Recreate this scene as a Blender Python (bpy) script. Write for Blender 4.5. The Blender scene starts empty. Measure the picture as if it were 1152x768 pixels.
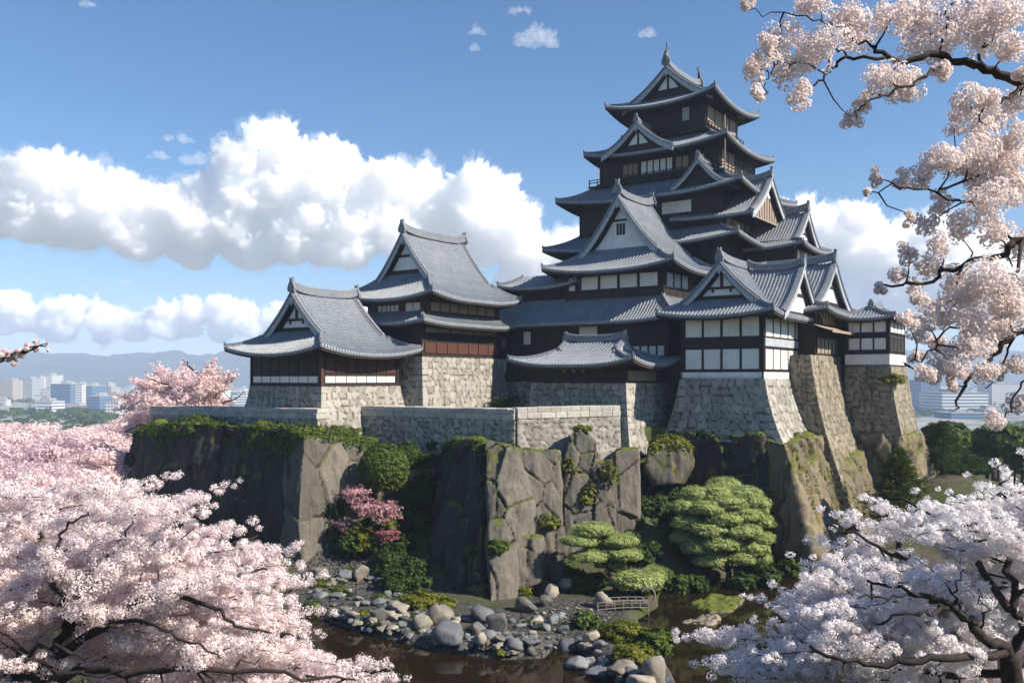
import bpy, bmesh, math, random
import numpy as np
from mathutils import Vector, Matrix, noise as mnoise

R = math.radians
sc = bpy.context.scene
COL = sc.collection
# ---------------------------------------------------------------- camera, sky, sun, exposure
cam_d = bpy.data.cameras.new('camera'); cam = bpy.data.objects.new('camera', cam_d); COL.objects.link(cam)
cam.location = (0, 0, 17.0); cam.rotation_euler = (R(90), 0, 0)
cam_d.sensor_width = 36; cam_d.lens = 31.25; cam_d.shift_y = 41 / 1152
cam_d.clip_start = 0.2; cam_d.clip_end = 60000
sc.camera = cam
SUN_EL = 38.0
SX, SY = 0.925, -0.38                                   # direction towards the sun in plan
w = bpy.data.worlds.new('World'); sc.world = w; w.use_nodes = True
wn, wl = w.node_tree.nodes, w.node_tree.links
sky = wn.new('ShaderNodeTexSky'); sky.sky_type = 'NISHITA'; sky.sun_disc = False
sky.sun_elevation = R(SUN_EL); sky.sun_rotation = math.atan2(SX, SY)
sky.altitude = 50; sky.air_density = 1.0; sky.dust_density = 0.3; sky.ozone_density = 5.0
bg = wn['Background']; bg.inputs['Strength'].default_value = 0.08
hs = wn.new('ShaderNodeHueSaturation'); hs.inputs['Saturation'].default_value = 1.14
wl.new(sky.outputs[0], hs.inputs['Color']); wl.new(hs.outputs[0], bg.inputs['Color'])
sun_d = bpy.data.lights.new('sun', 'SUN'); sun = bpy.data.objects.new('sun', sun_d); COL.objects.link(sun)
sun_d.energy = 5.0; sun_d.angle = R(0.5); sun_d.color = (1.0, 0.915, 0.785)
n_ = math.hypot(SX, SY); ce = math.cos(R(SUN_EL))
sv = Vector((SX / n_ * ce, SY / n_ * ce, math.sin(R(SUN_EL))))
sun.rotation_euler = sv.to_track_quat('Z', 'Y').to_euler()
sun.location = sv * 200
sc.view_settings.view_transform = 'Standard'; sc.view_settings.look = 'None'
sc.view_settings.gamma = 1; sc.view_settings.exposure = 0.82; sc.view_settings.use_curve_mapping = False
sc.cycles.use_denoising = True
sc.cycles.max_bounces = 64; sc.cycles.diffuse_bounces = 5; sc.cycles.glossy_bounces = 3
sc.cycles.transmission_bounces = 4; sc.cycles.volume_bounces = 64; sc.cycles.transparent_max_bounces = 8
sc.cycles.use_adaptive_sampling = True; sc.cycles.adaptive_threshold = 0.015
sc.cycles.caustics_reflective = False; sc.cycles.caustics_refractive = False

# ---------------------------------------------------------------- frames of reference
CA = R(35); cc, ss = math.cos(CA), math.sin(CA)
def W(u, v, z=0.0): return (cc * u + ss * v, -ss * u + cc * v, z)          # castle axes to world
def at(x, y, Y): return ((x - 576) / 1000 * Y, Y, 17 + (425 - y) / 1000 * Y)
def gnd(x, y, z=0.0):
    Y = (17 - z) * 1000 / (y - 425); return ((x - 576) / 1000 * Y, Y, z)
def uv_of(X, Y): return (cc * X - ss * Y, ss * X + cc * Y)

# ---------------------------------------------------------------- tags
def tag(o, label=None, cat=None, group=None, kind=None):
    if label: o['label'] = label
    if cat: o['category'] = cat
    if group: o['group'] = group
    if kind: o['kind'] = kind
    return o
def empty(name, loc, rz=0.0):
    o = bpy.data.objects.new(name, None); o.empty_display_size = 0.3
    o.location = loc; o.rotation_euler = (0, 0, rz); COL.objects.link(o); return o
def link(name, me, m=None, parent=None, loc=None):
    o = bpy.data.objects.new(name, me); COL.objects.link(o)
    if m: me.materials.append(m)
    if parent: o.parent = parent
    if loc: o.location = loc
    return o
def np_mesh(name, V, F, smooth=False, attrs=None):
    """V (n,3); F (m,k) of one polygon size."""
    me = bpy.data.meshes.new(name); V = np.asarray(V, np.float32); F = np.asarray(F, np.int32)
    k = F.shape[1]
    me.vertices.add(len(V)); me.vertices.foreach_set('co', V.ravel())
    me.loops.add(F.size); me.loops.foreach_set('vertex_index', F.ravel())
    me.polygons.add(len(F)); me.polygons.foreach_set('loop_start', np.arange(0, F.size, k, dtype=np.int32))
    me.polygons.foreach_set('loop_total', np.full(len(F), k, np.int32))
    if smooth: me.polygons.foreach_set('use_smooth', np.ones(len(F), bool))
    me.update(calc_edges=True)
    for n, arr in (attrs or {}).items():
        a = me.attributes.new(n, 'FLOAT', 'POINT'); a.data.foreach_set('value', np.asarray(arr, np.float32))
    me.validate()
    return me

class MB:
    def __init__(s): s.v = []; s.f = []
    def add(s, vs, fs):
        o = len(s.v); s.v.extend([tuple(p) for p in vs]); s.f.extend([tuple(i + o for i in f) for f in fs])
    def box(s, x0, x1, y0, y1, z0, z1, T=None):
        p = [(x0,y0,z0),(x1,y0,z0),(x1,y1,z0),(x0,y1,z0),(x0,y0,z1),(x1,y0,z1),(x1,y1,z1),(x0,y1,z1)]
        if T: p = [T(*q) for q in p]
        s.add(p, [(0,3,2,1),(4,5,6,7),(0,1,5,4),(1,2,6,5),(2,3,7,6),(3,0,4,7)])
    def grid(s, P, close=False):
        n, m = len(P), len(P[0]); vs = [q for r in P for q in r]; fs = []
        for i in range(n - 1):
            for j in range(m - 1): fs.append((i*m+j, i*m+j+1, (i+1)*m+j+1, (i+1)*m+j))
        s.add(vs, fs)
    def sweep(s, secs):
        """closed cross sections (lists of points) joined, ends capped"""
        n, m = len(secs), len(secs[0]); vs = [q for r in secs for q in r]; fs = []
        for i in range(n - 1):
            for j in range(m): fs.append((i*m+j, i*m+(j+1) % m, (i+1)*m+(j+1) % m, (i+1)*m+j))
        fs.append(tuple(range(m))[::-1]); fs.append(tuple((n-1)*m + j for j in range(m)))
        s.add(vs, fs)
    def beam(s, path, wd, h, up=(0, 0, 1), base=0.0):
        """rectangular beam resting on a path: width wd, height h above the path"""
        secs = []; P = [Vector(p) for p in path]
        for i, p in enumerate(P):
            t = (P[min(i+1, len(P)-1)] - P[max(i-1, 0)]).normalized()
            sd = t.cross(Vector(up)).normalized() * (wd / 2); u = Vector((0, 0, 1))
            secs.append([p - sd + u*base, p + sd + u*base, p + sd + u*(base+h), p - sd + u*(base+h)])
        s.sweep(secs)
    def tube(s, path, radii, n=8):
        P = [Vector(p) for p in path]; secs = []; ref = None
        for i, p in enumerate(P):
            t = (P[min(i+1, len(P)-1)] - P[max(i-1, 0)])
            if t.length < 1e-9: t = Vector((0, 0, 1))
            t.normalize()
            if ref is None: ref = t.orthogonal().normalized()
            ref = (ref - t * ref.dot(t))
            if ref.length < 1e-6: ref = t.orthogonal()
            ref.normalize(); b = t.cross(ref)
            r = radii[i] if hasattr(radii, '__len__') else radii
            secs.append([p + ref * (r*math.cos(2*math.pi*j/n)) + b * (r*math.sin(2*math.pi*j/n)) for j in range(n)])
        s.sweep(secs)
    def build(s, name, m, parent=None, smooth=False, loc=None):
        me = bpy.data.meshes.new(name); me.from_pydata(s.v, [], s.f)
        if smooth: me.polygons.foreach_set('use_smooth', [True] * len(me.polygons))
        me.update(); return link(name, me, m, parent, loc)

# ---------------------------------------------------------------- numpy noise
def _hash(ix, iy, iz, seed=0):
    h = (ix.astype(np.int64) * 374761393 + iy.astype(np.int64) * 668265263 + iz.astype(np.int64) * 2147483647 + seed * 144665) & 0xffffffff
    h = ((h ^ (h >> 13)) * 1274126177) & 0xffffffff
    h = ((h ^ (h >> 16)) * 2246822519) & 0xffffffff
    return ((h ^ (h >> 15)) & 0xffffff) / float(0xffffff)
def vnoise(P, seed=0):
    i = np.floor(P).astype(np.int64); f = P - i; f = f * f * f * (f * (f * 6 - 15) + 10); r = 0
    for dx in (0, 1):
        for dy in (0, 1):
            for dz in (0, 1):
                wgt = (f[:, 0] if dx else 1 - f[:, 0]) * (f[:, 1] if dy else 1 - f[:, 1]) * (f[:, 2] if dz else 1 - f[:, 2])
                r = r + wgt * _hash(i[:, 0] + dx, i[:, 1] + dy, i[:, 2] + dz, seed)
    return r * 2 - 1
def fbm(P, oct=4, seed=0, gain=0.5):
    P = np.asarray(P, float); r = 0; a = 1.0
    for o in range(oct): r = r + a * vnoise(P * (2.03 ** o) + 17.3 * o, seed + o); a *= gain
    return r
def voro(P, seed=0, jit=0.85):
    """F1, F2, random value of the nearest cell, offset from its centre"""
    P = np.asarray(P, float); i = np.floor(P).astype(np.int64)
    f1 = np.full(len(P), 9.0); f2 = np.full(len(P), 9.0); cid = np.zeros(len(P)); vec = np.zeros((len(P), 3))
    for dx in (-1, 0, 1):
        for dy in (-1, 0, 1):
            for dz in (-1, 0, 1):
                c = i + np.array([dx, dy, dz])
                q = np.stack([c[:, k] + 0.5 + jit * (_hash(c[:, 0], c[:, 1], c[:, 2], seed + k + 1) - 0.5) for k in range(3)], 1)
                d = np.sqrt(((q - P) ** 2).sum(1)); rid = _hash(c[:, 0], c[:, 1], c[:, 2], seed + 9)
                near = d < f1
                f2 = np.where(near, f1, np.minimum(f2, d)); cid = np.where(near, rid, cid); f1 = np.where(near, d, f1); vec = np.where(near[:, None], P - q, vec)
    return f1, f2, cid, vec
def sstep(a, b, x):
    t = np.clip((x - a) / (b - a), 0, 1); return t * t * (3 - 2 * t)

# ---------------------------------------------------------------- materials
class NT:
    def __init__(s, name):
        s.m = bpy.data.materials.new(name); s.m.use_nodes = True; s.t = s.m.node_tree
        s.b = s.t.nodes['Principled BSDF']; s.out = s.t.nodes['Material Output']; s._c = None
    def n(s, typ, **kw):
        nd = s.t.nodes.new('ShaderNode' + typ)
        for k, v in kw.items():
            if k in nd.inputs: nd.inputs[k].default_value = v
            else: setattr(nd, k, v)
        return nd
    def l(s, a, b): s.t.links.new(a, b); return b
    def co(s, scale=(1, 1, 1)):
        if s._c is None: s._c = s.n('TexCoord')
        mp = s.n('Mapping'); mp.inputs['Scale'].default_value = scale; s.l(s._c.outputs['Object'], mp.inputs['Vector']); return mp.outputs[0]
    def noise(s, sc_, det=5, rough=0.55, stretch=(1, 1, 1), dist=0.0):
        nd = s.n('TexNoise'); nd.inputs['Scale'].default_value = sc_; nd.inputs['Detail'].default_value = det
        nd.inputs['Roughness'].default_value = rough; nd.inputs['Distortion'].default_value = dist
        s.l(s.co(stretch), nd.inputs['Vector']); return nd.outputs['Fac']
    def ramp(s, fac, stops):
        r = s.n('ValToRGB'); e = r.color_ramp.elements
        while len(e) < len(stops): e.new(0.5)
        for el, (p, c) in zip(e, stops): el.position = p; el.color = (*c, 1) if len(c) == 3 else c
        s.l(fac, r.inputs[0]); return r.outputs[0]
    def mix(s, fac, a, b, mode='MIX'):
        mx = s.n('MixRGB'); mx.blend_type = mode
        for sock, v in ((mx.inputs[0], fac), (mx.inputs[1], a), (mx.inputs[2], b)):
            if hasattr(v, 'links'): s.l(v, sock)
            elif isinstance(v, (int, float)): sock.default_value = v
            else: sock.default_value = (*v, 1)
        return mx.outputs[0]
    def math(s, op, a, b=0.0, clamp=False):
        m = s.n('Math'); m.operation = op; m.use_clamp = clamp
        for sock, v in ((m.inputs[0], a), (m.inputs[1], b)):
            if hasattr(v, 'links'): s.l(v, sock)
            else: sock.default_value = v
        return m.outputs[0]
    def attr(s, name):
        a = s.n('Attribute'); a.attribute_name = name; return a.outputs['Fac']
    def bump(s, h, strength=0.5, dist=0.05):
        b = s.n('Bump'); b.inputs['Strength'].default_value = strength; b.inputs['Distance'].default_value = dist
        s.l(h, b.inputs['Height']); s.l(b.outputs[0], s.b.inputs['Normal'])
    def nz(s):
        g = s.n('NewGeometry'); x = s.n('SeparateXYZ'); s.l(g.outputs['Normal'], x.inputs[0]); return x.outputs[2]
    def fin(s, col=None, rough=0.8, spec=0.3, **kw):
        if col is not None:
            if hasattr(col, 'links'): s.l(col, s.b.inputs['Base Color'])
            else: s.b.inputs['Base Color'].default_value = (*col, 1)
        if hasattr(rough, 'links'): s.l(rough, s.b.inputs['Roughness'])
        else: s.b.inputs['Roughness'].default_value = rough
        s.b.inputs['Specular IOR Level'].default_value = spec
        for k, v in kw.items(): s.b.inputs[k].default_value = v
        return s.m

def m_simple(name, c0, c1, sc_=3.0, rough=0.75, bump=0.3, stretch=(1, 1, 1), spec=0.3, dist=0.03):
    t = NT(name); f = t.noise(sc_, 6, 0.6, stretch); t.bump(f, bump, dist)
    return t.fin(t.ramp(f, [(0.3, c0), (0.7, c1)]), rough, spec)
M = {}
def tile_mat(name, c0, c1, c2, rough):
    t = NT(name); a = t.noise(0.5, 4, 0.6); b = t.noise(5.0, 3, 0.7); s_ = t.noise(1.6, 3, 0.6)
    col = t.ramp(a, [(0.3, c0), (0.7, c1)]); col = t.mix(t.ramp(b, [(0.45, (0, 0, 0)), (0.75, (1, 1, 1))]), col, c2)
    c = t.n('TexCoord'); sp = t.n('SeparateXYZ'); t.l(c.outputs['Object'], sp.inputs[0])       # courses of overlapping tiles
    saw = t.math('FRACT', t.math('MULTIPLY', sp.outputs[2], 3.1)); ln = t.ramp(saw, [(0.0, (.62,)*3), (0.22, (1.0,)*3)])
    col = t.mix(1.0, col, ln, 'MULTIPLY')
    li = t.noise(1.3, 6, 0.7); col = t.mix(t.ramp(li, [(0.60, (0,)*3), (0.72, (.55,)*3)]), col, (0.16, 0.165, 0.12))
    t.bump(t.math('ADD', b, t.math('MULTIPLY', saw, .8)), 0.35, 0.04)
    return t.fin(col, t.math('ADD', t.math('MULTIPLY', s_, 0.3), rough - 0.15), 0.32)
M['tile'] = tile_mat('roof_tile', (0.145, 0.172, 0.205), (0.225, 0.246, 0.272), (0.34, 0.345, 0.35), 0.42)
M['tile_dark'] = tile_mat('ridge_tile', (0.13, 0.15, 0.18), (0.21, 0.225, 0.25), (0.30, 0.30, 0.31), 0.42)
M['barge'] = m_simple('bargeboard_grey', (0.30, 0.33, 0.37), (0.46, 0.48, 0.50), 2.0, 0.6, 0.2)
t = NT('white_plaster'); a = t.noise(0.9, 4, .6); b = t.noise(2.2, 5, .6, (2.5, 2.5, .25)); f = t.noise(14, 4, .6)
col = t.ramp(a, [(.3, (.75, .72, .675)), (.7, (.87, .85, .81))]); col = t.mix(t.ramp(b, [(.52, (0,)*3), (.75, (.5,)*3)]), col, (.45, .42, .37)); t.bump(f, .12, .02)
M['plaster'] = t.fin(col, .85, .2)
M['wood'] = m_simple('dark_timber', (0.016, 0.012, 0.011), (0.040, 0.027, 0.022), 2.5, 0.62, 0.4, (6, 6, 0.6))
M['wood_red'] = m_simple('red_brown_timber', (0.055, 0.021, 0.014), (0.11, 0.045, 0.03), 2.5, 0.6, 0.35, (6, 6, 0.6))
M['wood_pale'] = m_simple('weathered_plank', (0.22, 0.16, 0.12), (0.38, 0.30, 0.24), 2.2, 0.75, 0.35, (7, 7, 0.5))
M['soffit'] = m_simple('soffit_timber', (0.02, 0.016, 0.016), (0.045, 0.035, 0.032), 3, 0.7, 0.2)
M['wood_grey'] = m_simple('greyed_timber', (0.13, 0.115, 0.10), (0.26, 0.235, 0.21), 3, .8, .3, (6, 6, 1))
M['metal'] = m_simple('bronze', (0.05, 0.06, 0.065), (0.12, 0.13, 0.13), 4, 0.45, 0.2)
def stone_mat(name, base, warm, moss=0.0, rough=0.85, streak=0.25, oi=False):
    t = NT(name); tone = t.attr('tone'); f = t.noise(3.5, 8, 0.65); big = t.noise(0.35, 4, 0.6)
    st = t.noise(1.0, 5, 0.6, (1.6, 1.6, 0.12))
    col = t.mix(big, base, warm); col = t.mix(1.0, col, t.ramp(f, [(0.25, (0.72,)*3), (0.75, (1.2,)*3)]), 'MULTIPLY')
    tn = t.n('CombineColor'); [t.l(tone, tn.inputs[k]) for k in range(3)]
    col = t.mix(1.0, col, tn.outputs[0], 'MULTIPLY')
    col = t.mix(t.math('MULTIPLY', t.ramp(st, [(0.5, (0,)*3), (0.7, (1,)*3)]), streak), col, (0.03, 0.027, 0.022))
    if moss:
        mn = t.noise(0.8, 5, 0.65); up = t.math('ADD', t.math('MULTIPLY', t.nz(), 0.75), mn)
        fac = t.ramp(up, [(1.18 - moss * 0.5, (0,)*3), (1.30 - moss * 0.5, (1,)*3)])
        col = t.mix(fac, col, t.ramp(f, [(0.3, (0.045, 0.062, 0.012)), (0.7, (0.15, 0.16, 0.022))]))
        cv = t.math('MULTIPLY', t.ramp(tone, [(.38, (1,)*3), (.62, (0,)*3)]), t.ramp(t.noise(.55, 4, .6), [(.46, (0,)*3), (.56, (1,)*3)]))   # weeds in the crevices
        col = t.mix(t.math('MULTIPLY', cv, .85), col, (0.085, 0.095, 0.015))
    if moss > .5:                                           # moss and lichen following old water runs
        s2 = t.noise(1.1, 5, .62, (1.1, 1.1, .07)); s3 = t.noise(.35, 3, .6)
        col = t.mix(t.math('MULTIPLY', t.math('MULTIPLY', t.ramp(s2, [(.54, (0,)*3), (.62, (1,)*3)]), t.ramp(s3, [(.42, (0,)*3), (.55, (1,)*3)])), .8), col, t.ramp(f, [(.3, (.07, .075, .014)), (.7, (.19, .17, .03))]))
    if oi:
        o = t.n('ObjectInfo'); col = t.mix(1.0, col, t.ramp(o.outputs['Random'], [(0, (.45, .46, .48)), (.5, (.95, .93, .9)), (1, (1.45, 1.4, 1.3))]), 'MULTIPLY')
    t.bump(f, 0.8, 0.09)
    return t.fin(col, rough, 0.25)
M['stone'] = stone_mat('fitted_stone', (0.30, 0.285, 0.258), (0.385, 0.35, 0.30))
M['coping'] = stone_mat('dressed_coping', (0.42, 0.40, 0.365), (0.50, 0.46, 0.395), streak=0.15)
M['stone_ochre'] = stone_mat('stained_stone', (0.24, 0.215, 0.175), (0.29, 0.24, 0.16), 0.25, streak=0.7)
M['rock'] = stone_mat('cliff_rock', (0.060, 0.053, 0.048), (0.135, 0.118, 0.098), 0.66, streak=0.85)
M['rock_shaded'] = stone_mat('shaded_cliff_rock', (0.026, 0.023, 0.021), (0.070, 0.061, 0.052), 0.66, streak=0.8)  # near-black: shade of the cliffs' front faces is put into the rock colour
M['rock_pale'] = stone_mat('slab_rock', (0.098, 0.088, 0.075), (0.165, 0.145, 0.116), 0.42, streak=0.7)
M['rock_ochre'] = stone_mat('ochre_cliff', (0.15, 0.125, 0.10), (0.235, 0.18, 0.105), 0.52, streak=0.8)
M['pebble'] = stone_mat('shore_stone', (0.16, 0.15, 0.135), (0.34, 0.305, 0.255), 0.2, streak=0.0, oi=True)
M['pebble_blue'] = stone_mat('slate_stone', (0.09, 0.10, 0.12), (0.20, 0.21, 0.225), 0.15, streak=0.0, oi=True)
# ================================================================ ARCHITECTURE
class Bld:
    """a building: an Empty at its base; parts are given in castle axes (u, v) and metres above water"""
    def __init__(s, name, u, v, z, label, cat, group=None):
        s.u, s.v, s.z = u, v, z
        s.root = tag(empty(name, W(u, v, z), -CA), label, cat, group)
    def L(s, u, v, z): return (u - s.u, v - s.v, z - s.z)

def roof(B, u0, u1, v0, v1, ze, rise, axis='v', kind='irimoya', D=None, gin=2.2, k=0.42, lift=0.7, rib=0.37,
         over=1.6, gable='plain', ridge=0.62, gset=0.75, bw=0.6, one=False, name='roof', horn=1.0, gables=(1, -1), wood='soffit'):
    """Japanese tiled roof. u0..v1 is the eave outline, ze the eave height, rise ridge above eave.
    irimoya: hip and gable; ring: skirt roof D wide round a storey; gable: plain gabled, verges at both b ends"""
    cx, cy = (u0 + u1) / 2, (v0 + v1) / 2
    HU, HV = (u1 - u0) / 2, (v1 - v0) / 2
    HA, HB = (HU, HV) if axis == 'v' else (HV, HU)
    def T(a, b, z):
        return B.L(cx + a, cy + b, z) if axis == 'v' else B.L(cx - b, cy + a, z)
    DD = D if kind == 'ring' else HA
    gv = HB - gin if kind == 'irimoya' else (HB if kind == 'gable' else -1)
    def H(d):
        t = min(max(d / DD, 0), 1.2); return rise * ((1 - k) * t + k * t * t)
    RL = min(HA, HB) * 0.95
    def lf(a, b):
        if kind == 'gable': return lift * max(0, 1 - (HB - abs(b)) / (HB * 0.8)) ** 2.2 * 0.5
        fa = max(0, 1 - (HA - abs(a)) / RL); fb = max(0, 1 - (HB - abs(b)) / RL)
        return lift * (fa * fb) ** 2.0
    def S(a, b, side=None):
        da, db = HA - abs(a), HB - abs(b)
        d = da if (side == 'm' or kind == 'gable') else db if side == 'h' else min(da, db)
        return ze + H(d) + lf(a, b)
    mb = MB(); sf = MB(); rd = MB(); caps = []
    NR = 9
    ts = [-1, -.94, -.86, -.76, -.62, -.45, -.22, 0, .22, .45, .62, .76, .86, .94, 1]
    thick = 0.26
    def slope(side, sgn):
        X = (lambda t, d: (sgn * (HA - d), t)) if side == 'm' else (lambda t, d: (t, sgn * (HB - d)))
        dmax = DD if (side == 'm' or kind == 'ring') else HB - (gv - gset)
        HO = HB if side == 'm' else HA
        def ext(d): return max(gv, HB - d) if side == 'm' else HA - d
        rows = []
        for i in range(NR + 1):
            d = dmax * i / NR; e = ext(d); rows.append([(*X(t * e, d), d) for t in ts])
        mb.grid([[T(a, b, S(a, b, side)) for a, b, d in r] for r in rows])
        # soffit
        dm = min(dmax, over + 0.3)
        rows = [[(*X(t * ext(d), d), d) for t in ts] for d in (0.12, dm * 0.5, dm)]
        sf.grid([[T(a, b, S(a, b, side) - thick - 0.12) for a, b, d in r] for r in rows])
        # eave edge: tile band and board set back below
        e = ext(0)
        mb.grid([[T(*X(t * e, -0.0), S(*X(t * e, 0), side) + 0.0) for t in ts], [T(*X(t * e, 0.02), S(*X(t * e, 0), side) - thick) for t in ts],
                 [T(*X(t * e, 0.16), S(*X(t * e, 0), side) - thick) for t in ts]])
        sf.grid([[T(*X(t * e, 0.10), S(*X(t * e, 0), side) - thick + 0.03) for t in ts], [T(*X(t * e, 0.12), S(*X(t * e, 0), side) - thick - 0.22) for t in ts]])
        # ribs of round tiles
        n = int(2 * HO / rib); off = (2 * HO - (n - 1) * rib) / 2
        for q in range(n):
            c = -HO + off + q * rib
            if side == 'm':
                dm2 = dmax if abs(c) <= gv - 0.2 else min(dmax, HB - abs(c))
            else:
                dm2 = min(dmax, HA - abs(c))
            if dm2 < 0.25: continue
            ns = max(2, int(dm2 / 1.1) + 1); secs = []; r = 0.108
            for i in range(ns + 1):
                d = -0.05 + (dm2 + 0.05) * i / ns
                z = S(*X(c, max(d, 0)), side)
                prof = [(-r, -0.02), (-r * .62, r * .8), (r * .62, r * .8), (r, -0.02)]
                secs.append([T(*X(c + p, d), z + h) for p, h in prof])
            mb.grid(secs)
            mb.add(secs[0] , [(0, 1, 2, 3)])
            z0 = S(*X(c, 0), side)                        # round tile end
            caps.append(len(mb.f)); mb.add([T(*X(c + r * 1.05 * math.cos(g), -0.06), z0 + r * 1.05 * math.sin(g) - 0.01) for g in [2 * math.pi * i / 8 for i in range(8)]], [tuple(range(8))])
        # rafters
        if over > 0.5:
            n = int(2 * (HO - 0.4) / 0.5)
            for q in range(n + 1):
                c = -(HO - 0.4) + q * 0.5
                dm2 = min(over, (HB - abs(c)) if side == 'm' and kind != 'gable' else (HA - abs(c)) if side == 'h' else over)
                if dm2 < 0.4: continue
                pts = [T(*X(c, d), S(*X(c, d), side) - thick - 0.30) for d in (0.22, dm2)]
                sf.beam(pts, 0.13, 0.15)
    sides = (-1, 1)
    for sg in sides:
        slope('m', sg)
        if kind == 'gable' and sg < 0: ev1 = sf; sf = MB()
    if kind != 'gable':
        for sg in sides: slope('h', sg)
    ro = mb.build(name, M['tile'], B.root); ro.data.materials.append(M['barge'])
    for q in caps: ro.data.polygons[q].material_index = 1
    if kind == 'gable': ev1.build('eave', M[wood], ro)
    # hip ridges
    def hornet(p, dr, sz, rd):
        """upturned end ornament"""
        p = Vector(p); dr = Vector(dr).normalized(); up = Vector((0, 0, 1)); sd = dr.cross(up)
        secs = []
        for t, hh, ww in ((0, .55, .2), (.12, .75, .24), (.22, .55, .17), (.3, .95, .09)):
            q = p + dr * (t * sz * 1.3); secs.append([q - sd*ww*sz, q + sd*ww*sz, q + sd*ww*.7*sz + up*hh*sz, q - sd*ww*.7*sz + up*hh*sz])
        rd.sweep(secs)
    if kind in ('irimoya', 'ring'):
        top = (HB - gv) if kind == 'irimoya' else DD
        for sa in sides:
            for sb in sides:
                path = []
                for i in range(9):
                    d = top * i / 8 + (0.15 if i == 0 else 0)
                    a, b = sa * (HA - d), sb * (HB - d); path.append(Vector(T(a, b, S(a, b) - 0.03)))
                keep_rd = rd; rd = MB(); rd.beam(path, 0.34, 0.34)
                hornet(path[0] + Vector((0, 0, .12)), path[0] - path[1], 0.55 * horn, rd)
                rd.build('hip_ridge', M['tile_dark'], ro); rd = keep_rd
    if kind in ('irimoya', 'gable'):
        bs = [gv * t for t in (-1, -.93, -.84, -.7, -.5, -.25, 0, .25, .5, .7, .84, .93, 1)]
        top = ze + rise
        rz = lambda b: top + lf(0, b) + 0.55 * horn * (abs(b) / gv) ** 3.5
        lo = -gv if not one else -gv
        rd.beam([T(0, b, rz(b) - 0.12) for b in bs], 0.62, ridge * 0.55)
        rd.beam([T(0, b, rz(b) - 0.12 + ridge * 0.55) for b in bs], 0.46, ridge * 0.45)
        rd.tube([T(0, b, rz(b) - 0.06 + ridge) for b in bs], 0.17, 8)
        for sb in gables:
            # onigawara at the ridge end
            p = Vector(T(0, sb * (gv + 0.06), rz(gv) - 0.45)); dr = Vector(T(0, sb, 0)) - Vector(T(0, 0, 0)); sd = dr.cross(Vector((0, 0, 1)))
            o = [(-.55, 0), (-.62, .35), (-.42, .75), (-.2, 1.0), (-.26, 1.42), (0, 1.22), (.26, 1.42), (.2, 1.0), (.42, .75), (.62, .35), (.55, 0)]
            f0 = [p + sd * (x * horn * .8) + Vector((0, 0, 1)) * (y * horn) for x, y in o]; f1 = [q - dr * 0.3 for q in f0]
            rd.sweep([f1, f0])
            # verge ridges and bargeboards
            vm = MB(); xb = HA - (HB - gv) if kind == 'irimoya' else HA
            bot = HA - 0.05 if kind == 'gable' else min(HA - 0.3, xb + (HB - gv) * 0.42)
            for sa in sides:
                prof = [0.0 + bot * i / 12 for i in range(13)]
                rd.beam([T(sa * a, sb * (gv - 0.28), S(a, gv - .28, 'm') + 0.02) for a in prof if a <= xb + 0.1], 0.36, 0.30)
                rd.tube([T(sa * a, sb * (gv + 0.0), S(a, gv, 'm') + 0.02) for a in prof], 0.13, 6)
                rd.tube([T(sa * a, sb * (gv - 0.62), S(a, gv - .62, 'm') + 0.06) for a in prof if a <= xb + 0.1], 0.12, 6)
                secs = []
                for a in prof:
                    z = S(a, gv, 'm') - 0.08; wdt = bw * (1.0 + 0.25 * (a / HA))
                    secs.append([T(sa * a, sb * (gv - 0.16), z), T(sa * a, sb * (gv - 0.02), z), T(sa * a, sb * (gv - 0.02), z - wdt), T(sa * a, sb * (gv - 0.16), z - wdt)])
                vm.sweep(secs)
            # pendant under the apex
            p = Vector(T(0, sb * (gv + 0.03), S(0, gv, 'm') - 0.1 - bw)); o = [(-.28, .25), (-.36, -.1), (-.16, -.3), (0, -.62), (.16, -.3), (.36, -.1), (.28, .25)]
            f0 = [p + sd * (x * min(1, HA / 5)) + Vector((0, 0, 1)) * (y * min(1, HA / 5)) for x, y in o]; vm.sweep([[q - dr * .1 for q in f0], f0])
            vm.build('bargeboard', M['barge'], ro)
            # gable wall
            gw = gv - gset; db = HB - gw if kind == 'irimoya' else 0.0
            zb = ze + (H(db) if kind == 'irimoya' else 0.0) + (0.02 if kind == 'irimoya' else 0)
            xw = HA - db if kind == 'irimoya' else HA
            xs = [xw * t for t in (-1, -.8, -.6, -.4, -.2, 0, .2, .4, .6, .8, 1)]
            g = MB(); nn = len(xs)
            g.add([T(x, sb * gw, zb - 0.2) for x in xs] + [T(x, sb * gw, S(x, gw, 'm') - 0.1) for x in xs],
                  [(i, i + 1, nn + i + 1, nn + i) for i in range(nn - 1)])
            gm = {'plain': 'plaster', 'cross': 'plaster', 'plank': 'wood_pale', 'dark': 'wood', 'split': 'wood', 'window': 'plaster'}[gable]
            gwl = g.build('gable_wall', M[gm], ro)
            tb = MB(); hgt = ze + rise - zb
            def strip(x0, x1, z0, z1, t=0.09): tb.box(x0, x1, 0, 1, z0, z1, lambda x, y, z: T(x, sb * (gw + t * y), z))
            for sa in sides:                                # dark frame inside the bargeboards
                secs = []
                for i in range(9):
                    a = (xw + .1) * i / 8; z1 = S(a, gw, 'm') - .1; dp = bw * 1.15 + .22
                    if z1 < zb + .15: break
                    secs.append([T(sa * a, sb * (gw + o), zz) for o, zz in ((.02, z1), (.16, z1), (.16, max(z1 - dp, zb + .02)), (.02, max(z1 - dp, zb + .02)))])
                if len(secs) > 1: tb.sweep(secs)
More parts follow.
